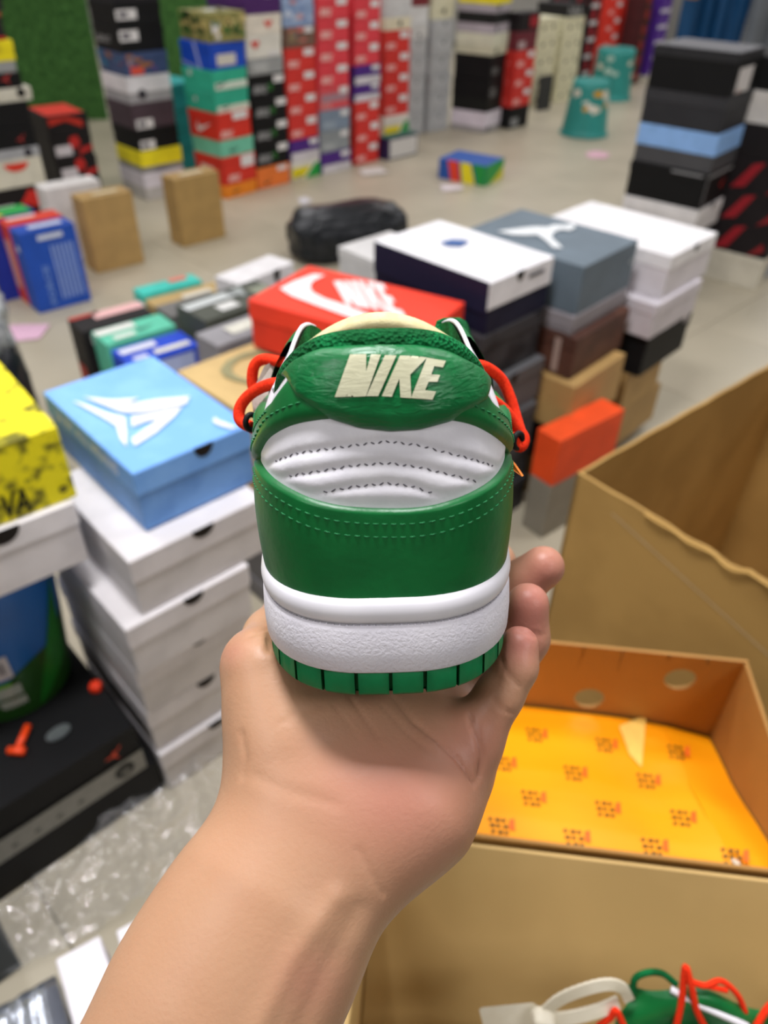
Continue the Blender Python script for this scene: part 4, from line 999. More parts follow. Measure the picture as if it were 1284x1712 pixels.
upright((67, 525), 42, .225, .10, .325, st('1a4cae', *LINES, txt('FORCE', 'R', .36, .08, .72, .075, '6f8fd0', .0, .03, rot=math.pi / 2), patch('R', .3, .88, .45, .06, 'ccd2e2', 'label_sticker'), patch('T', .25, .25, .6, .4, 'cdd3e6', 'label_sticker'), dot('L', .5, .75, .3, 'd5dbe6'), drawer=1), 'blue shoebox standing upright with pale vertical stripes on the floor')
b2 = at(67, 525, 0); v_ = Vector((-math.sin(math.radians(42)), math.cos(math.radians(42)), 0))
q = b2 + v_ * .106; shoebox((q.x, q.y, 0), math.radians(42), .225, .10, .33, st('d8402f', patch('T', .1, .5, .5, .35, 'f0cfc8', 'label_sticker'), patch('L', .2, .2, .6, .6, 'e7a79c'), drawer=1), 'red shoebox standing upright right behind the striped blue one')
q = b2 + v_ * .215 - Vector((.05, .05, 0)); shoebox((q.x, q.y, 0), math.radians(42), .225, .11, .335, st('18309c', patch('T', .0, .0, .45, 1, 'e0d321', polys=[[(0, 0), (1, 0), (.7, 1), (0, 1)]]), patch('T', .35, .0, .6, 1, '2aa04a', polys=[[(.2, 0), (1, 0), (1, 1), (0, 1)]]), patch('L', .0, .05, .5, .35, '3a9a4a'), patch('L', .5, .1, .4, .2, 'c9b92e'), drawer=1), 'dark blue shoebox with yellow and green top, behind the red upright one')
# rainbow box lying in the open
fr = at(810, 312, 0); hr = zat(fr.x, fr.y, 278)
shoebox(fr, math.radians(58), .25, .33, hr, st('2456a8', patch('L', .19, .0, .30, 1, 'e8432a', polys=[[(0, 1), (.75, 1), (1, 0), (.3, 0)]]), patch('L', .46, .0, .34, 1, 'efe01e', polys=[[(0, 1), (.65, 1), (1, 0), (.2, 0)]]), patch('L', .72, .0, .28, 1, '1f9440', polys=[[(0, 1), (1, 1), (1, 0), (.4, 0)]]), patch('R', .0, .0, 1, 1, '2d9a45', e=.0024), patch('R', .25, .0, .75, .65, 'cfc92a', polys=[[(0, 0), (1, 0), (1, 1)]], e=.0030), drawer=1), 'blue shoebox with red, yellow and green diagonal stripes alone on the floor')
# the row of boxes standing on end
ux = Vector((math.cos(RY), math.sin(RY), 0)); uy = Vector((-math.sin(RY), math.cos(RY), 0))
def end_box(F, zt, a, d, sty, label, yaw=40, h=None):
    f = at(*F, zt); hh = h or zt - .001
    return shoebox((f.x, f.y, zt - hh), math.radians(yaw), a, d, hh, sty, label)
end_box((137, 556), .33, .23, .115, st('211e1f', patch('T', .3, .5, .7, .45, 'e3b3b0', 'label_sticker'), patch('T', .0, .8, .4, .18, 'b63a30'), patch('R', .1, .86, .28, .10, 'dcd2d6', 'label_sticker'), patch('L', .1, .1, .6, .5, 'b8352a'), drawer=1), 'black and red shoebox standing on end at the near end of the floor row')
end_box((178, 577), .335, .22, .11, st('5fc7a6', patch('T', .0, .55, .55, .35, 'e2e4dc', 'label_sticker'), patch('T', .15, .1, .3, .25, 'd7e2d6', 'label_sticker'), swoosh('T', .5, .2, .3, '2e564a'), drawer=1), 'mint shoebox standing on end between the black and the blue ones')
end_box((215, 612), .37, .21, .115, st('1243c4', patch('T', .05, .55, .5, .28, 'd5d8e6', 'label_sticker'), patch('T', .42, .12, .5, .22, 'dad8cc', 'label_sticker'), patch('T', .12, .1, .2, .2, 'c9cfe6', 'label_sticker'), patch('R', .1, .85, .8, .12, 'b7c2e6'), drawer=1), 'bright blue shoebox with white labels behind the pale blue box')
end_box((238, 494), .25, .235, .08, st('3fc6b6', patch('T', .55, .5, .3, .4, 'e07c6c', 'label_sticker'), drawer=1), 'turquoise shoebox standing on edge at the back of the floor row', 40)
end_box((262, 516), .30, .27, .09, st('b69a62', patch('T', .4, .1, .4, .4, 'd7cfba', 'label_sticker'), drawer=1), 'kraft shoebox wedged between the turquoise and dark olive ones', 40)
end_box((285, 530), .34, .20, .10, st('6b6966', drawer=1), 'grey shoebox leaning against the dark olive one in the floor row', 42)
fo2 = at(344, 537, .43)
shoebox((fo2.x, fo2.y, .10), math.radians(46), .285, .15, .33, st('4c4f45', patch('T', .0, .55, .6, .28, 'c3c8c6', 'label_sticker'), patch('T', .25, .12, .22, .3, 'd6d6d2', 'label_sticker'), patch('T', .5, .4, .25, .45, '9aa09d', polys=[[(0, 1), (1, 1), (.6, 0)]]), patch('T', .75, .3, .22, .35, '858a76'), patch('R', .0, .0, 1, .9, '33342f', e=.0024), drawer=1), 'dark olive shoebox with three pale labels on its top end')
shoebox((fo2.x, fo2.y, 0), math.radians(46), .285, .15, .098, st('3b3a38', drawer=1), 'dark shoebox lying under the dark olive one')
fg = at(364, 578, .47)
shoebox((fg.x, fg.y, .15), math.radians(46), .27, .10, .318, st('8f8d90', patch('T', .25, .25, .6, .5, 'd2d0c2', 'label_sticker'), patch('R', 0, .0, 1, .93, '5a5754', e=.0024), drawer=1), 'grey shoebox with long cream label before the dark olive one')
zW = .40
fw_, ww, aw, bw = corner((400, 475), (491, 437), (363, 459), zW)
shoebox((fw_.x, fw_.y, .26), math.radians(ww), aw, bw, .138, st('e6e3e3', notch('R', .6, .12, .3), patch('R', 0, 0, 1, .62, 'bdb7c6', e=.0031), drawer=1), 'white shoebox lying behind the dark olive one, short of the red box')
shoebox((fw_.x, fw_.y, .13), math.radians(ww), aw, bw, .128, st('4a3a36', drawer=1), 'dark brown shoebox under the white one behind the dark olive box')
shoebox((fw_.x, fw_.y, 0), math.radians(ww), aw, bw, .128, st('56565a', drawer=1), 'grey shoebox at the foot of the pile behind the dark olive box')
fz = at(702, 466, .40)
shoebox((fz.x - .05, fz.y + .05, .281), math.radians(44), .25, .33, .118, st('dad8d6', patch('R', 0, .0, .5, .5, '2a2422')), 'white shoebox half hidden between the red box and black bag') 
shoebox((fz.x - .05, fz.y + .05, .14), math.radians(44), .25, .33, .138, st('2b1f1e', patch('R', .1, .1, .3, .8, '9a2c22'), drawer=1), 'black and red shoebox half hidden under the white one by the black bag')
shoebox((fz.x - .05, fz.y + .05, 0), math.radians(44), .25, .33, .138, st('47474a', drawer=1), 'grey shoebox at the bottom of the pile by the black bag')

# ---------------------------------------------------------------- black bags, papers, teal pails, blue pail
def puffy(name, c, sx, sy, sz, rz, seed, m, amp=.10, base_flat=True):
    bm = bmesh.new(); bmesh.ops.create_icosphere(bm, subdivisions=5, radius=1); r = random.Random(seed)
    from mathutils import noise
    off = Vector((r.uniform(0, 50), r.uniform(0, 50), r.uniform(0, 50)))
    for v in bm.verts:
        n = v.co.normalized(); p = Vector((math.copysign(abs(n.x) ** .6, n.x), math.copysign(abs(n.y) ** .6, n.y), math.copysign(abs(n.z) ** .7, n.z)))
        d = noise.noise(n * 2.2 + off) * amp + (abs(noise.noise(n * 6 + off)) - .25) * amp * .6 + abs(noise.noise(Vector((n.x * 14, n.y * 14, n.z * 4)) + off)) * amp * .22
        p = p * (1 + d); v.co = Vector((p.x * sx, p.y * sy, max(p.z, -.75) * sz))
    me = bpy.data.meshes.new(name); bm.to_mesh(me); bm.free(); me.polygons.foreach_set('use_smooth', [True] * len(me.polygons))
    o = link(name, me, m); o.location = c; o.rotation_euler = (0, 0, rz); return o
bag_m = mat('2a2c2f', .28, scale=30, hex2='1e2023', bump=.4, spec=.6, key='black_plastic_film')
b0 = at(580, 432, 0); bg = puffy('plastic_bag', (b0.x, b0.y + .08, .105), .29, .15, .125, math.radians(24), 3, bag_m)
tag(bg, 'puffed black plastic bag lying on the floor behind the red box', 'bag')
b1 = at(-10, 700, .1); bg2 = puffy('plastic_bag', (b1.x, b1.y, .19), .13, .16, .25, math.radians(30), 9, bag_m)
tag(bg2, 'black plastic bag with clear film top, half out of frame behind the yellow box', 'bag')
cf = puffy('film_wrap', (0, 0, .22), .125, .150, .09, 0, 12, mat('b9bcbc', .2, scale=30, hex2='8e9293', bump=.6, spec=.7, key='clear_film'), .14); cf.parent = bg2; cf['label'] = 'pale clear plastic film'
def sheet(name, pts, col, label, cat='paper', z=.0022):
    q = MB(); P = [at(*p, z) for p in pts]; up_ = Vector((0, 0, .0008)); k = len(P); c = sum(P, Vector()) / k
    rows = [[c + (p - c) * s_ + Vector((0, 0, .003 * math.sin(i * 2.1 + s_ * 3) * s_ + .003)) for i, p in enumerate(P)] for s_ in (.02, .35, .7, 1)]
    q.grid(rows, True); q.grid([[p - up_ for p in r] for r in rows], True)
    o = q.build(name, mat(col, .7, scale=30), None, True); tag(o, label, cat); return o
sheet('pink_paper', [(-5, 545), (40, 542), (84, 544), (66, 567), (30, 570), (-5, 566)], 'e0b6cc', 'pink paper sheet on the floor near the striped blue box')
sheet('pink_paper', [(978, 257), (996, 251), (1020, 258), (1012, 266), (985, 264)], 'd9aebb', 'small pink paper scrap on the floor before the teal pails')
sheet('white_paper', [(736, 310), (772, 309), (774, 318), (740, 320)], 'e6dcdf', 'small white paper scrap beside the diagonally striped box')
sheet('white_paper', [(600, 284), (636, 279), (650, 290), (606, 294)], 'd8d2cb', 'white paper sheet at the foot of the red columns')
sheet('white_paper', [(497, 333), (512, 328), (522, 338), (505, 344)], 'd8d6d8', 'tiny white paper scrap in front of the orange-based column')
tealm = mat('2f918a', .45, scale=5, hex2='2a8880', key='teal_plastic')
def pail(cpx, bpx_y, r0, r1, h, label, seed):
    c = at(cpx, bpx_y, 0); root = empty('plastic_pail', (c.x, c.y, 0), 0); tag(root, label, 'bucket', 'teal pails')
    q = MB(); prof = [(r0 * 1.03, 0), (r0 * 1.03, .012), (r0, .016)] + [(r0 + (r1 - r0) * k / 8, .016 + (h - .02) * k / 8) for k in range(1, 9)] + [(r1 * .9, h)]
    rows = [[(r * math.cos(t), r * math.sin(t), z) for t in np.linspace(0, 2 * math.pi, 40)[:-1]] for r, z in prof]
    q.grid(rows, True); q.add(rows[-1], [tuple(range(39))]); q.build('body', tealm, root, True)
    rim = MB(); rim.tube([(r0 * 1.04 * math.cos(t), r0 * 1.04 * math.sin(t), .008) for t in np.linspace(0, 2 * math.pi, 40)], .007, 8, False); rim.build('rim', tealm, root, True)
    r = random.Random(seed)
    for i in range(12 if seed == 1 else 8):
        t0 = math.radians(r.uniform(195, 345)); z0 = r.uniform(.45, .85) * h; rr_ = r.uniform(.015, .045); dec = MB(); pts = []
        for k in range(10):
            a = 2 * math.pi * k / 10; zz = z0 + rr_ * .8 * math.sin(a) * r.uniform(.6, 1.2); R = r0 + (r1 - r0) * zz / h + .002; tt = t0 + rr_ * math.cos(a) * r.uniform(.7, 1.2) / R
            pts.append((R * math.cos(tt), R * math.sin(tt), zz))
        cc = [sum(p[k] for p in pts) / 10 for k in range(3)]; l = math.hypot(cc[0], cc[1]); R = r0 + (r1 - r0) * cc[2] / h + .003
        dec.add([(cc[0] / l * R, cc[1] / l * R, cc[2])] + pts, [(0, k + 1, (k + 1) % 10 + 1) for k in range(10)])
        dec.build('print', mat(['d8d4c2', 'c9992e', 'b9c4b8', 'e2ded0'][i % 4] if seed == 1 else ['d8d4c2', 'a9c8bb'][i % 2], .5, scale=80), root)
    return root
pail(975, 224, .172, .130, .37, 'teal plastic pail upside down with gold and white print, nearer of two', 1)
pail(1017, 164, .185, .165, .40, 'teal plastic pail upside down with white print, farther of two', 2)
# tarpaulins hanging at the far right
def tarp(name, x0, x1, y, h, col, label, seed):
    q = MB(); n = 50; rows = []
    for j in range(14):
        rows.append([(x0 + (x1 - x0) * i / n, y + .05 * math.sin(i * .55 + seed) + .03 * math.sin(i * 1.3 + j * .4), h * j / 13) for i in range(n + 1)])
    q.grid(rows); q.grid([[(p[0], p[1] + .01, p[2]) for p in r] for r in rows])
    o = q.build(name, mat(col, .5, scale=4), None, True); tag(o, label, 'tarpaulin'); return o
tarp('tarpaulin', 3.25, 3.98, 10.2, 1.9, '0f4a78', 'deep blue tarpaulin hanging behind the end of the far row', 1)
tarp('tarpaulin', 3.99, 5.1, 10.1, 1.9, '6f757b', 'grey tarpaulin hanging beside the deep blue one', 2)
ob = at(1268, 62, 0); shoebox((4.95, 9.2, 0), math.radians(44), .5, .5, .55, st('b9894a', drawer=1), 'tan carton standing far off at the upper right corner')
shoebox((3.9, 7.3, 0), math.radians(44), .34, .6, .50, st('e2e6e8', drawer=1), 'white carton partly hidden behind the tall dark stack')
gb = puffy('gold_ball', (3.22, 9.9, .68), .07, .07, .07, 0, 2, mat('c08a24', .5, scale=20), .05); tag(gb, 'small golden ball-like thing before the deep blue tarpaulin', 'ball'); 
hook = MB(); hook.tube([(0, .0, .05), (0, .3, .10)], .006, 8); hk = hook.build('hook', mat('777777', .4, scale=20), gb)

# blue pail with landscape print under the white and yellow boxes, on the black box
zJ = .215
Rj, Fj0 = at(243, 1196, zJ), at(27, 1331, zJ)
dj = (Rj - Fj0); yj = math.atan2(dj.y, dj.x); lj = dj.length; uj = dj.normalized()
Fj = Rj - uj * .345; Fj += Vector((uj.y, -uj.x, 0)) * .004
EMB = lambda u, v, w: jump('R', u, v, w, 'd0411f')
shoebox((Fj.x, Fj.y, zJ - .125), yj, .32, .36, .124, st('0c0c0d', EMB(.80, .58, .10), patch('R', .0, .02, 1, .44, '85847c'), dot('R', .82, .10, .12, '33332f'), dot('R', .852, .135, .055, '85847c'), *[dot('R', .12 + .12 * i, .15, .035, '5d5c56') for i in range(5)], drawer=1), 'black shoebox with grey band and red leaping-figure emblem under the blue pail')
shoebox((Fj.x + .01, Fj.y + .005, .001), yj, .33, .35, zJ - .127, st('0a0a0b', drawer=1), 'plain black shoebox at the bottom under the grey-banded one')
cp = at(18, 1128, zJ + .002)
pr = empty('blue_pail', (cp.x, cp.y, zJ + .001)); tag(pr, 'round blue pail printed with cloud and green hill, standing on the black box', 'bucket')
q = MB(); ph = zY - hY - .1155 - zJ - .002; r0, r1 = .104, .138; n = 56
rows = [[((r0 + (r1 - r0) * k / 10) * math.cos(t), (r0 + (r1 - r0) * k / 10) * math.sin(t), ph * k / 10) for t in np.linspace(0, 2 * math.pi, n)[:-1]] for k in range(11)]
q.grid(rows, True); q.add(rows[-1], [tuple(range(n - 1))]); q.add(rows[0], [tuple(range(n - 1))[::-1]])
q.build('body', mat('1565b4', .35, scale=3, hex2='125da8', spec=.5), pr, True)
def wrap(name, fn, col, par=pr, off=.0012, nt_=24, nz_=8, t0=200, t1=340, label=None):
    """A print wrapped on the pail: fn(u) -> (z0, z1) as shares of the height."""
    b = MB(); rws = []
    for j in range(nz_ + 1):
        row = []
        for i in range(nt_ + 1):
            t = math.radians(t0 + (t1 - t0) * i / nt_); z0, z1 = fn(i / nt_); z = ph * (z0 + (z1 - z0) * j / nz_); R = r0 + (r1 - r0) * z / ph + off
            row.append((R * math.cos(t), R * math.sin(t), z))
        rws.append(row)
    b.grid(rws); o = b.build(name, mat(col, .4, scale=60), par, True)
    if label: o['label'] = label
    return o
wrap('print', lambda u: (0, .30 + .25 * max(0, u - .55) ** 1.0 * 2 + .02 * math.sin(u * 20)), '1f4f16', t0=180, t1=380, label='dark green hill print')
wrap('print', lambda u: (.02 + .2 * u, .06 + .75 * u), '1f7a24', off=.0018, t0=322, t1=362, label='bright green leaf print')
wrap('print', lambda u: (.58 - .0 * u, .62 + .13 * math.sin(math.pi * u) + .03 * math.sin(u * 14)), 'c9d2d8', off=.0016, t0=245, t1=272, label='white cloud print')
wrap('label_sticker', lambda u: (.36, .54), 'd2ced0', off=.0020, t0=287, t1=309, label='white barcode sticker')
for i in range(9): wrap('bar', lambda u: (.40, .50), '55525a', off=.0026, nt_=1, nz_=1, t0=290 + i * 1.8, t1=290 + i * 1.8 + (.7, 1.2, .5)[i % 3])
for i, (z0, z1, a0, a1) in enumerate([(.20, .29, 288, 311), (.11, .175, 290, 312)]):
    wrap('print', lambda u, z0=z0, z1=z1: (z0 + .01 * math.sin(u * 30), z1), 'a9b3a8', off=.0020, t0=a0, t1=a1, label='pale lettering band')
wrap('print', lambda u: (.29, .33), '5aa021', off=.0021, t0=292, t1=305)
# orange clip and bits on the black box
def onbox(px, py, z=zJ): return at(px, py, z)
oc = empty('orange_clip', onbox(33, 1245, zJ + .004), 0); tag(oc, 'small orange plastic clip lying on the black box by the pail', 'clip')
a0, a1 = onbox(47, 1213, zJ + .010) - oc.location, onbox(28, 1256, zJ + .006) - oc.location
q = MB(); q.tube([a0, a0 * .5 + a1 * .5, a1], .0065, 8); q.build('shaft', mat('f24a18', .4, scale=60), oc, True)
q = MB(); d_ = (a1 - a0).normalized(); s_ = Vector((-d_.y, d_.x, 0)); q.tube([a1 - s_ * .014 + Vector((0, 0, .001)), a1 + s_ * .014 + Vector((0, 0, .001))], .0072, 8); q.build('crossbar', mat('f24a18', .4, scale=60), oc, True)
od = puffy('bottle_cap', onbox(160, 1148, zJ + .008), .0105, .0105, .010, 0, 5, mat('ee3a14', .5, scale=60), .04); tag(od, 'small round orange-red cap near the black box edge', 'cap')
sd = MB(); c_ = onbox(98, 1226, zJ + .002); sd.add([(c_.x + .022 * math.cos(t) * .8 , c_.y + .016 * math.sin(t) + .008 * math.cos(t), c_.z + .003) for t in np.linspace(0, 6.28, 25)[:-1]], [tuple(range(24))])
sd.add([(c_.x + .022 * math.cos(t) * .8 , c_.y + .016 * math.sin(t) + .008 * math.cos(t), c_.z) for t in np.linspace(0, 6.28, 25)[:-1]], [tuple(range(24))[::-1]])
so = sd.build('silver_disc', mat('a7adae', .35, kind='metal', scale=60)); tag(so, 'small oval silvery disc lying flat on the black box', 'disc')
gl = at(52, 1405, .16); 
q = Fj - Vector((-math.sin(yj), math.cos(yj), 0)) * .128 - uj * .33; shoebox((q.x, q.y, .001), yj, .34, .12, .165, st('3c444c', drawer=1), 'blue-grey shoebox at the left edge below the black one')

# ---------------------------------------------------------------- big open carton on the right
zc = .60; A0, A1, A2 = at(965, 790, zc), at(1284, 975, zc), at(1284, 605, zc)
ya = math.atan2(A1.y - A0.y, A1.x - A0.x); crt = empty('carton', (A0.x, A0.y, 0), ya); tag(crt, 'large open brown cardboard carton with torn taped front edge', 'carton')
cm = mat('ae8a4c', .75, scale=5, hex2='a27f44', bump=.1, key='cardboard'); cm2 = mat('b8924f', .8, scale=9, key='cardboard_edge')
Lx, Ly, th = .62, .74, .006
def rim(u): return -.005 * math.exp(-((u - .33) / .04) ** 2) - .009 * math.exp(-((u - .45) / .035) ** 2) + .004 * math.exp(-((u - .50) / .012) ** 2) + .0006 * math.sin(u * 47) - .004 * max(0, u - .5)
def wall(name, x0, y0, x1, y1, jag=0, seed=0):
    q = MB(); n = 60; r = random.Random(seed); d = Vector((x1 - x0, y1 - y0, 0)); L_ = d.length; d.normalize(); nrm = Vector((-d.y, d.x, 0)) * th; outer = []; inner = []
    for i in range(n + 1):
        u = i / n; zt = zc
        if jag:
            zt += rim(u)
        else: zt += .001 * math.sin(u * 40 + seed)
        p = Vector((x0, y0, 0)) + d * (L_ * u); outer.append((p.x, p.y, zt)); inner.append((p.x + nrm.x, p.y + nrm.y, zt))
    rows = [[(p[0], p[1], 0) for p in outer], outer, inner, [(p[0], p[1], 0) for p in inner]]
    q.grid(rows); q.add([rows[0][0], rows[1][0], rows[2][0], rows[3][0], rows[0][-1], rows[1][-1], rows[2][-1], rows[3][-1]], [(0, 1, 2, 3), (7, 6, 5, 4)])
    return q.build(name, cm, crt)
wall('front_panel', 0, 0, Lx, 0, 1, 2); wall('back_panel', 0, Ly, Lx, Ly, 0, 3); wall('side_panel', 0, Ly, 0, 0, 0, 4); wall('side_panel', Lx, 0, Lx, Ly, 0, 5)
q = MB(); q.box(0, 0, .002, Lx, Ly, .008); q.build('bottom_panel', cm, crt)
q = MB()
for i in range(26):
    u0 = .13 + .5 * i / 26; z0 = zc - .035 - .08 * i / 26; q.add([(u0 * Lx, -.0012, z0), ((u0 + .02) * Lx, -.0012, z0 - .003), ((u0 + .02) * Lx, -.0012, z0 - .0055), (u0 * Lx, -.0012, z0 - .0025)], [(0, 3, 2, 1)])
q.build('tape_edge', mat('c9b28c', .4, scale=50), crt)['label'] = 'pale torn tape line'
q = MB(); pts = [(u * Lx, -.001 - .004 * abs(math.sin(u * 30)), zc + rim(u) - .001) for u in np.linspace(.22, .60, 40)]
q.tube(pts, .0022, 6); q.build('torn_edge', cm2, crt, True)['label'] = 'pale torn cardboard edge'
q = MB(); q.box(.20 * Lx, -.0009, zc - .05, .20 * Lx + .05, -.0003, zc - .01); 

# ---------------------------------------------------------------- two kraft boxes below: one with yellow tissue, one with the other shoe
zt2 = .80; yb2 = math.radians(-6.0); B0 = at(1250, 1103, zt2); ux = Vector((math.cos(yb2), math.sin(yb2), 0)); uy = Vector((-math.sin(yb2), math.cos(yb2), 0))
LB = .345; back_r = B0; back_l = B0 - ux * LB
km = mat('c9a86c', .7, scale=8, hex2='c2a166', key='kraft_board'); ki = mat('a5783a', .65, scale=8, hex2='9c7034', key='orange_lined_board')
def tray(name, origin, lx, ly, h, m_out, label, holes=(), thk=.0035, m_in=None):
    """Open box with four real walls; origin is its front-left bottom corner."""
    r = empty(name, origin, yb2); tag(r, label, 'box')
    for nm, bx in (('front_panel', (0, 0, 0, lx, thk, h)), ('side_panel', (0, thk, 0, thk, ly - thk, h)), ('side_panel', (lx - thk, thk, 0, lx, ly - thk, h)), ('bottom_panel', (thk, thk, 0, lx - thk, ly - thk, thk))):
        q = MB(); q.box(*bx, .0008); q.build(nm, m_in or m_out, r)
    return r
zb2 = zt2 - .13; dpt = .2005
fl_ = back_l - uy * dpt; fl_.z = zb2
t2 = tray('shoe_carton', fl_, LB, dpt, .13, km, 'open kraft shoebox lined orange, holding yellow printed tissue', m_in=ki)
def holed_wall(par, lx, y, h, holes, m, thk=.0035, nm='back_panel'):
    """Wall plate in the xz plane with round holes cut through."""
    q = MB(); n = 28
    xs = [0] + [v for c in sorted(holes) for v in (c[0] - c[2] * 1.25, c[0] + c[2] * 1.25)] + [lx]
    for k in range(len(xs) - 1):
        if k % 2 == 0:
            q.box(xs[k], y, 0, xs[k + 1], y + thk, h)
        else:
            cx_, cz_, cr_ = sorted(holes)[k // 2]; x0, x1 = xs[k], xs[k + 1]
            for yy, flip in ((y, 0), (y + thk, 1)):
                ring = []; out = []
                for i in range(n):
                    a = 2 * math.pi * i / n; dx, dz = math.cos(a), math.sin(a); ring.append((cx_ + cr_ * dx, yy, cz_ + cr_ * dz))
                    s_ = min((x1 - cx_) / abs(dx) if abs(dx) > 1e-6 else 9, ((h - cz_) if dz > 0 else cz_) / abs(dz) if abs(dz) > 1e-6 else 9)
                    out.append((cx_ + dx * s_, yy, cz_ + dz * s_))
                q.grid([ring, out], True)
                if not flip: r0_ = ring
                else: q.grid([r0_, ring], True)
            q.add([(x0, y, h), (x1, y, h), (x1, y + thk, h), (x0, y + thk, h)], [(0, 1, 2, 3)])
    return q.build(nm, m, par)
def loc2(px, py, root_o, yplane):
    """Pixel -> (x, z) on the wall plane at local y."""
    d = ray(px, py); o = root_o + uy * yplane; n_ = uy; t = (o - CAM).dot(n_) / d.dot(n_); p = CAM + d * t - root_o
    return p.dot(ux), p.z
h1 = loc2(985, 1168, fl_, dpt - .0035); h2 = loc2(1137, 1136, fl_, dpt - .0035)
holed_wall(t2, LB, dpt - .0035, .13, [(h1[0], h1[1], .0145), (h2[0], h2[1], .0145)], ki)
# tissue
tis = mat('f79f00', .5, scale=6, hex2='f39700', bump=.05, key='yellow_tissue')
zs = []
q = MB(); nx, ny = 60, 40; TZ = .056
from mathutils import noise as mn
def tz(x, y):
    e = min(1, (dpt - .008 - y) / .03, (LB - .06 - x) / .02 if x > LB - .09 else 1)
    return TZ + .006 * mn.noise(Vector((x * 14, y * 14, 2))) + .006 * min(1, y / .03) - .034 + .086 * min(1, max(0, 1 - y / dpt)) ** 1.2 + .010 * math.exp(-((x - .15) / .1) ** 2)
rows = [[(.005 + (LB - .055) * i / nx, .006 + (dpt - .013) * j / ny, tz(.005 + (LB - .055) * i / nx, .006 + (dpt - .013) * j / ny)) for i in range(nx + 1)] for j in range(ny + 1)]
q.grid(rows); tsh = q.build('tissue_paper', tis, None, True); tsh.location = fl_; tsh.rotation_euler = (0, 0, yb2)
tag(tsh, 'glossy yellow tissue paper with small dark print filling the kraft box', 'tissue')
q = MB(); rows = [[(LB - .052 + .047 * i / 10, .006 + (dpt - .013) * j / ny, tz(.2, .006 + (dpt - .013) * j / ny) - .006 - .012 * i / 10) for i in range(11)] for j in range(ny + 1)]
q.grid(rows); q.build('folded_edge', tis, tsh, True)
q = MB(); rows = [[(LB - .053 + .003 * k + .004 * math.sin(j * .4), .006 + (dpt - .10) * j / ny, tz(.25, .006 + (dpt - .013) * j / ny) + .004 - .006 * (k - 1) ** 2) for k in range(3)] for j in range(ny + 1)]
q.grid(rows); q.build('torn_edge', mat('e7d9c4', .7, scale=80), tsh, True)['label'] = 'white torn paper edge'
dk_ = mat('6b4708', .6, scale=90, key='brown_print'); rd_ = mat('e8641a', .6, scale=90, key='red_print')
def tissue_hit(px, py):
    o = CAM - fl_; o = Vector((o.dot(ux), o.dot(uy), o.z)); d = ray(px, py); d = Vector((d.dot(ux), d.dot(uy), d.z)); t = (TZ + .012 - o.z) / d.z
    for _ in range(6):
        p = o + d * t; t += (tz(p.x, p.y) - p.z) / d.z
    return o + d * t
MK = [(960, 1190), (1074, 1200), (895, 1228), (1012, 1245), (1132, 1257), (1200, 1215), (842, 1276), (960, 1292), (1082, 1305), (1212, 1317), (890, 1334), (1014, 1352), (1140, 1367), (836, 1380), (962, 1400), (1092, 1415), (1226, 1432), (1245, 1225)]
for (mx_, my_) in MK:
    hp = tissue_hit(mx_, my_)
    if not (.02 < hp.x < LB - .03 and .012 < hp.y < dpt - .02): continue
    q = MB(); q2 = MB(); sc = .95 + (my_ - 1190) / 650
    for r in range(3):
        for cidx in range(3):
            u0, v0 = -16 + cidx * 9 + r * 2, -9 + r * 8; w_ = 7 if (r + cidx) % 2 else 5
            P = [tissue_hit(mx_ + (u0 + a) * sc, my_ + (v0 + b + (u0 + a) * .12) * sc) + Vector((0, 0, .0006)) for a, b in ((0, 4.5), (w_, 4.5), (w_ + .5, 0), (.5, 0))]
            q.add(P, [(0, 1, 2, 3)])
    P = [tissue_hit(mx_ + a * sc, my_ + b * sc) + Vector((0, 0, .0007)) for a, b in ((13, 6), (20, 8), (19, -9), (12, -7))]; q2.add(P, [(0, 1, 2, 3)])
    o = q.build('print', dk_, tsh); q2.build('red_mark', rd_, o)
stk = MB(); P = [tissue_hit(*p) + Vector((0, 0, .0012)) for p in [(1035, 1215), (1080, 1196), (1072, 1284), (1052, 1262)]]; stk.add(P, [(0, 3, 2, 1)])
stk.build('clear_sticker', mat('f2c765', .25, scale=60, key='clear_sticker'), tsh)['label'] = 'pale see-through sticker'
# front box
zt1 = .80; C0 = at(760, 1400, zt1)
hb = .22; cr_r = C0 + ux * .30; cl = C0 - ux * .062
lx1 = .36; ly1 = .225; org = cl - uy * ly1; org.z = zt1 - hb
t1_ = tray('shoe_carton', org, lx1, ly1 - .001, hb, km, 'deep open kraft shoebox in front, holding the other sneaker')
q = MB(); q.box(.0040, -.0017, 0, lx1 - .0040, .0017, math.hypot(hb - .006, .115), .0008); bpn = q.build('back_panel', km, t1_); bpn.location = (0, ly1 - .118, .005); bpn.rotation_euler = (-math.atan2(.115, hb - .006), 0, 0)
for o in [c for c in t1_.children if c.name.startswith('side_panel')][:1]:
    q = MB(); wx_, wz_ = loc2(605, 1625, org, 0) if False else (0, 0)
hq = MB(); hq.add([(.0042, ly1 * .45 + .016 * math.cos(t), hb * .70 + .016 * math.sin(t)) for t in np.linspace(0, 6.28, 25)[:-1]], [tuple(range(24))])
hq.build('finger_hole', mat('e8e6ea', .6, scale=60), t1_)['label'] = 'round finger hole showing white behind'
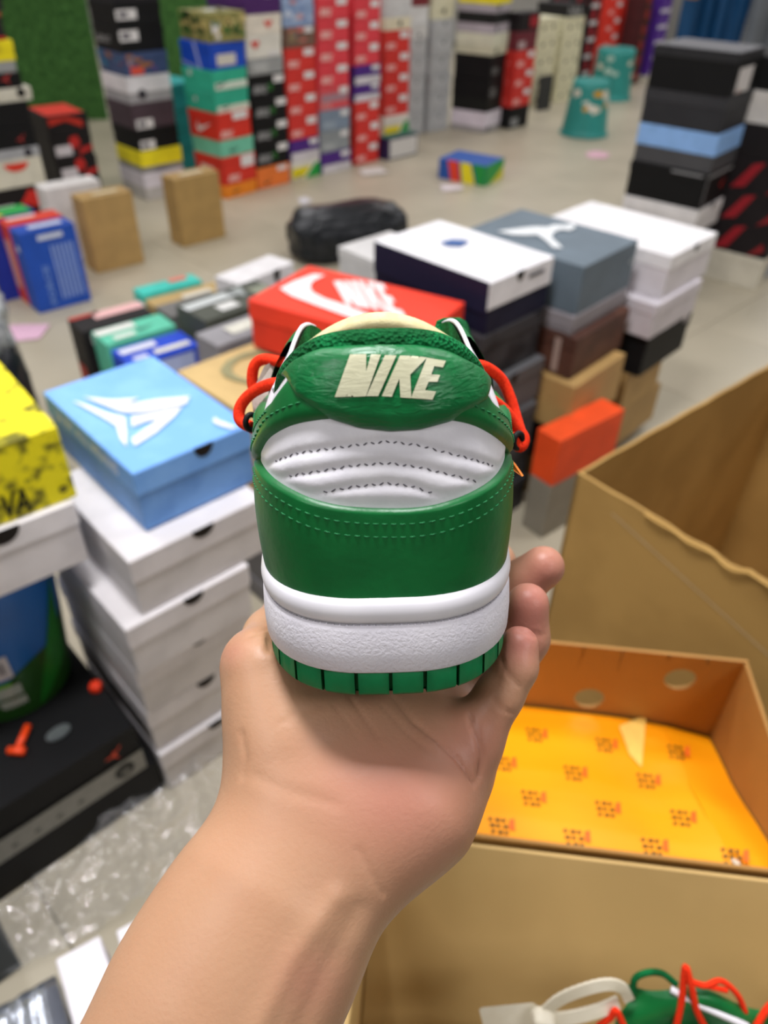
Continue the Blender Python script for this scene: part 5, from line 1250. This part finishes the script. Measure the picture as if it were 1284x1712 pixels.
# stack of boxes that carries both trays
for i in range(4):
    zz = (zb2 - .002) / 5; 
hh_ = (zb2 - .003) / 5
for i in range(5):
    p = fl_ + ux * .006 + uy * .004; p.z = .0006 + i * (hh_ + .0001)
    shoebox((p.x, p.y, p.z), yb2, LB - .012, dpt - .008, hh_, st('a98a50' if i % 2 else 'b7975e', drawer=1), 'plain kraft shoebox, %s of the pile under the tissue-filled box' % ORD[i])
hf = (zt1 - hb - .003) / 4
for i in range(4):
    p = org + ux * .006 + uy * .004; p.z = .0006 + i * (hf + .0001)
    shoebox((p.x, p.y, p.z), yb2, lx1 - .012, ly1 - .010, hf, st('d9d5d6'), 'white shoebox, %s of the pile under the deep kraft box' % ORD[i])
# white lids and foil bag low at the left
for k, (P, lab) in enumerate([(((95, 1599), (165, 1560)), 'white shoebox low by the silver bag, its corner next to the film'), (((180, 1560), (300, 1495)), 'white shoebox passing under the forearm on the floor')]):
    zz = .30 + .004 * k; L_, R__ = at(*P[0], zz), at(*P[1], zz); d = (R__ - L_); yv = math.atan2(d.y, d.x); dn = d.normalized(); nn_ = Vector((-dn.y, dn.x, 0))
    p = L_ - nn_ * .305; p.z = .0006
    if k == 0: dnA, nnA, LA = dn, nn_, L_
    if k == 0: shoebox((p.x, p.y, p.z), yv, .050, .30, zz, st('e6e3e8', lh=.3), lab)
    else:
        p = L_ + dn * (.012) - nn_ * .305; p.z = .0006
        shoebox((p.x, p.y, p.z), yv, .19, .30, zz, st('e4e1e6', lh=.3), lab)
fb_ = at(30, 1690, .26)
def foil():
    q = MB(); nx, ny = 40, 30; ex = dnA * .28; ey = -nnA * .30; P0 = LA - dnA * .292 - nnA * .0; P0.z = .285
    rows = []
    for j in range(ny + 1):
        row = []
        for i in range(nx + 1):
            u, v = i / nx, j / ny; e = min(1, min(u, 1 - u, v, 1 - v) * 9); b = P0 + ex * u + ey * v
            row.append(b + Vector((0, 0, -.25 * (1 - math.sqrt(max(0, 1 - (1 - e) ** 2))) * .1 + .005 * math.sin(u * 60 + 2 * math.sin(v * 6)) * .35 + .004 * mn.noise(Vector((u * 20, v * 3, 4))))))
        rows.append(row)
    bot = [[Vector((p.x, p.y, .02)) for p in r] for r in rows]
    q.grid(rows); k = nx + 1
    edge = rows[0] + [r[-1] for r in rows[1:]] + rows[-1][::-1][1:] + [r[0] for r in rows[::-1][1:-1]]
    q.grid([[Vector((p.x, p.y, .003)) for p in edge], edge], True); q.add([Vector((p.x, p.y, .003)) for p in edge], [tuple(range(len(edge)))])
    return q.build('foil_bag', mat('aeb4bd', .25, kind='foil', scale=40, bump=.5, key='silver_foil'), None, True)
fo_ = foil(); tag(fo_, 'wrinkled silver foil bag in the corner beside the white boxes', 'bag')
# crumpled clear film on the floor
def film():
    q = MB(); O = [(262, 1318), (405, 1260), (420, 1330), (300, 1480), (215, 1535), (0, 1640), (-25, 1560), (75, 1462), (160, 1405)]
    P = [at(*p, .0) for p in O]; c = sum(P, Vector()) / len(P); rows = []
    ring = spline(P + [P[0]], 241)[:-1]
    def rdg(v): return (1 - abs(mn.noise(v)) * 2) ** 2
    for j in range(70):
        s_ = .01 + .99 * j / 69; row = []
        for i, p in enumerate(ring):
            b = c + (p - c) * s_; v = Vector((b.x, b.y, .3))
            row.append(Vector((b.x, b.y, .004 + .030 * rdg(v * 6) + .016 * rdg(v * 15) + .007 * rdg(v * 40))))
        rows.append(row)
    q.grid(rows, True); o = q.build('plastic_film', None, None, True)
    m = bpy.data.materials.new('clear_film_sheet'); m.use_nodes = True; N = m.node_tree.nodes; L = m.node_tree.links; out = N['Material Output']; b = N['Principled BSDF']
    b.inputs['Base Color'].default_value = (.85, .86, .87, 1); b.inputs['Roughness'].default_value = .10; b.inputs['Specular IOR Level'].default_value = 1.0
    gl = N.new('ShaderNodeBsdfGlossy'); gl.inputs['Roughness'].default_value = .09; m1 = N.new('ShaderNodeMixShader'); m1.inputs[0].default_value = .55
    tr = N.new('ShaderNodeBsdfTransparent'); mx = N.new('ShaderNodeMixShader'); lw = N.new('ShaderNodeLayerWeight'); lw.inputs[0].default_value = .35
    tc = N.new('ShaderNodeTexCoord'); nz = N.new('ShaderNodeTexNoise'); nz.inputs['Scale'].default_value = 30; L.new(tc.outputs['Object'], nz.inputs['Vector'])
    rp = N.new('ShaderNodeMapRange'); rp.inputs[3].default_value = .16; rp.inputs[4].default_value = .5
    L.new(lw.outputs['Facing'], rp.inputs[0]); L.new(rp.outputs[0], mx.inputs[0]); L.new(b.outputs[0], m1.inputs[1]); L.new(gl.outputs[0], m1.inputs[2]); L.new(tr.outputs[0], mx.inputs[1]); L.new(m1.outputs[0], mx.inputs[2]); L.new(mx.outputs[0], out.inputs[0])
    o.data.materials.append(m); return o
fm = film(); tag(fm, 'crumpled clear plastic film spread on the floor by the forearm', 'film')

# ---------------------------------------------------------------- the other sneaker in the front box
s2 = empty('sneaker'); tag(s2, 'second green and white sneaker with orange cords in the deep kraft box', 'sneaker')
for ch in list(sneaker.children):
    if ch.name.split('.')[0] in ('lace', 'tag_tip', 'clear_tag', 'lace_ring', 'pull_loop', 'pull_loop_strap'): continue
    c = ch.copy(); C.objects.link(c); c.parent = s2
    for g in ch.children:
        d = g.copy(); C.objects.link(d); d.parent = c
bx = t1_.location + ux * .225 + uy * .058 + Vector((0, 0, .112))
M2 = Matrix.Translation(bx) @ Matrix.Rotation(math.radians(78), 4, 'Z') @ Matrix.Rotation(math.radians(8), 4, 'X') @ Matrix.Translation(Vector((0, -.10, 0)))
s2.matrix_world = M2; M2I = M2.inverted()
def cord2(name, pts, rpx, m, label=None, par=s2, inv=None):
    P = spline([dep(*p) for p in pts], 40); b = MB(); I = M2I if inv is None else inv; b.tube([I @ p for p in P], rpx * pts[0][2] / FPX, 10); o = b.build(name, m, par, True)
    if label: o['label'] = label
    return o
cord2('lace', [(1130, 1720, .47), (1140, 1670, .465), (1146, 1617, .46), (1156, 1650, .46), (1165, 1690, .465), (1180, 1720, .47)], 5.5, orange_c)
cord2('lace', [(1140, 1632, .462), (1175, 1648, .463), (1205, 1640, .466), (1232, 1662, .468), (1246, 1692, .472)], 5.0, orange_c)
cord2('lace', [(1150, 1640, .462), (1180, 1648, .464), (1215, 1656, .466)], 4.5, orange_c)
cord2('lace', [(1262, 1720, .47), (1280, 1690, .47), (1300, 1668, .47)], 6, orange_c)
cord2('lace', [(1000, 1716, .47), (1020, 1702, .465), (1030, 1690, .462), (1045, 1720, .465)], 5.5, orange_c)
cord2('piping', [(1122, 1654, .468), (1160, 1676, .466), (1200, 1694, .466), (1250, 1716, .468)], 5.5, white_l, 'white leather piping')
cord2('pull_loop', [(1058, 1660, .475), (1062, 1636, .472), (1084, 1626, .470), (1108, 1628, .470), (1130, 1645, .472)], 5.5, green_k, 'green webbing loop')
gl_ = MB(); rows = []
for j in range(15):
    row = []
    for i in range(21):
        u, v = i / 20, j / 14; px = 1040 + 250 * u + 12 * math.sin(v * 6); pyv = 1642 + 90 * v + 42 * u ** 1.3 + 9 * math.sin(u * 9)
        row.append(M2I @ dep(px, pyv, .482 - .016 * math.sin(math.pi * u) * math.sin(math.pi * min(1, v + .3)) - .010 * v))
    rows.append(row)
gl_.grid(rows); gl_.build('tongue_flap', green_l, s2, True)['label'] = 'green leather flap'
zp = empty('zip_tie', dep(900, 1690, .47)); tag(zp, 'cream plastic zip tie with flat tag looped through the second sneaker', 'tie')
bpy.context.view_layer.update(); zi = zp.matrix_world.inverted(); ztm = mat('dfd8c4', .45, scale=60, hex2='d8d0ba', key='cream_plastic')
def strap(name, pts, w, t, n=40):
    P = spline([dep(*p) for p in pts], n); b = MB(); rows = []
    for i, p in enumerate(P):
        tg_ = (P[min(i + 1, n - 1)] - P[max(i - 1, 0)]).normalized(); s_ = tg_.cross(_fw).normalized(); u_ = s_.cross(tg_).normalized(); rb = .0006 * (i % 2)
        rows.append([zi @ (p + s_ * w + u_ * (t + rb)), zi @ (p - s_ * w + u_ * (t + rb)), zi @ (p - s_ * w - u_ * t), zi @ (p + s_ * w - u_ * t)])
    b.grid(rows, True); return b.build(name, ztm, zp)
strap('strap', [(905, 1698, .470), (935, 1672, .464), (975, 1655, .460), (1015, 1646, .460), (1040, 1652, .463), (1052, 1672, .468)], .0034, .0010)
strap('strap', [(905, 1704, .470), (950, 1702, .466), (1000, 1690, .465), (1034, 1676, .468)], .0040, .0010)
tp = [(801, 1688), (806, 1684), (890, 1676), (896, 1679), (918, 1702), (908, 1730), (812, 1730)]
b = MB(); A = [zi @ dep(x, y, .474) for x, y in tp]; B_ = [zi @ dep(x, y, .4765) for x, y in tp]; k = len(tp)
b.add(A + B_, [tuple(range(k)), tuple(range(2 * k - 1, k - 1, -1))] + [(i, i + k, (i + 1) % k + k, (i + 1) % k) for i in range(k)]); b.build('tag_plate', ztm, zp)
hb_ = puffy('lock_head', (0, 0, 0), .0075, .0065, .006, 0, 4, ztm, .03); hb_.parent = zp; hb_.location = zi @ dep(908, 1704, .468)
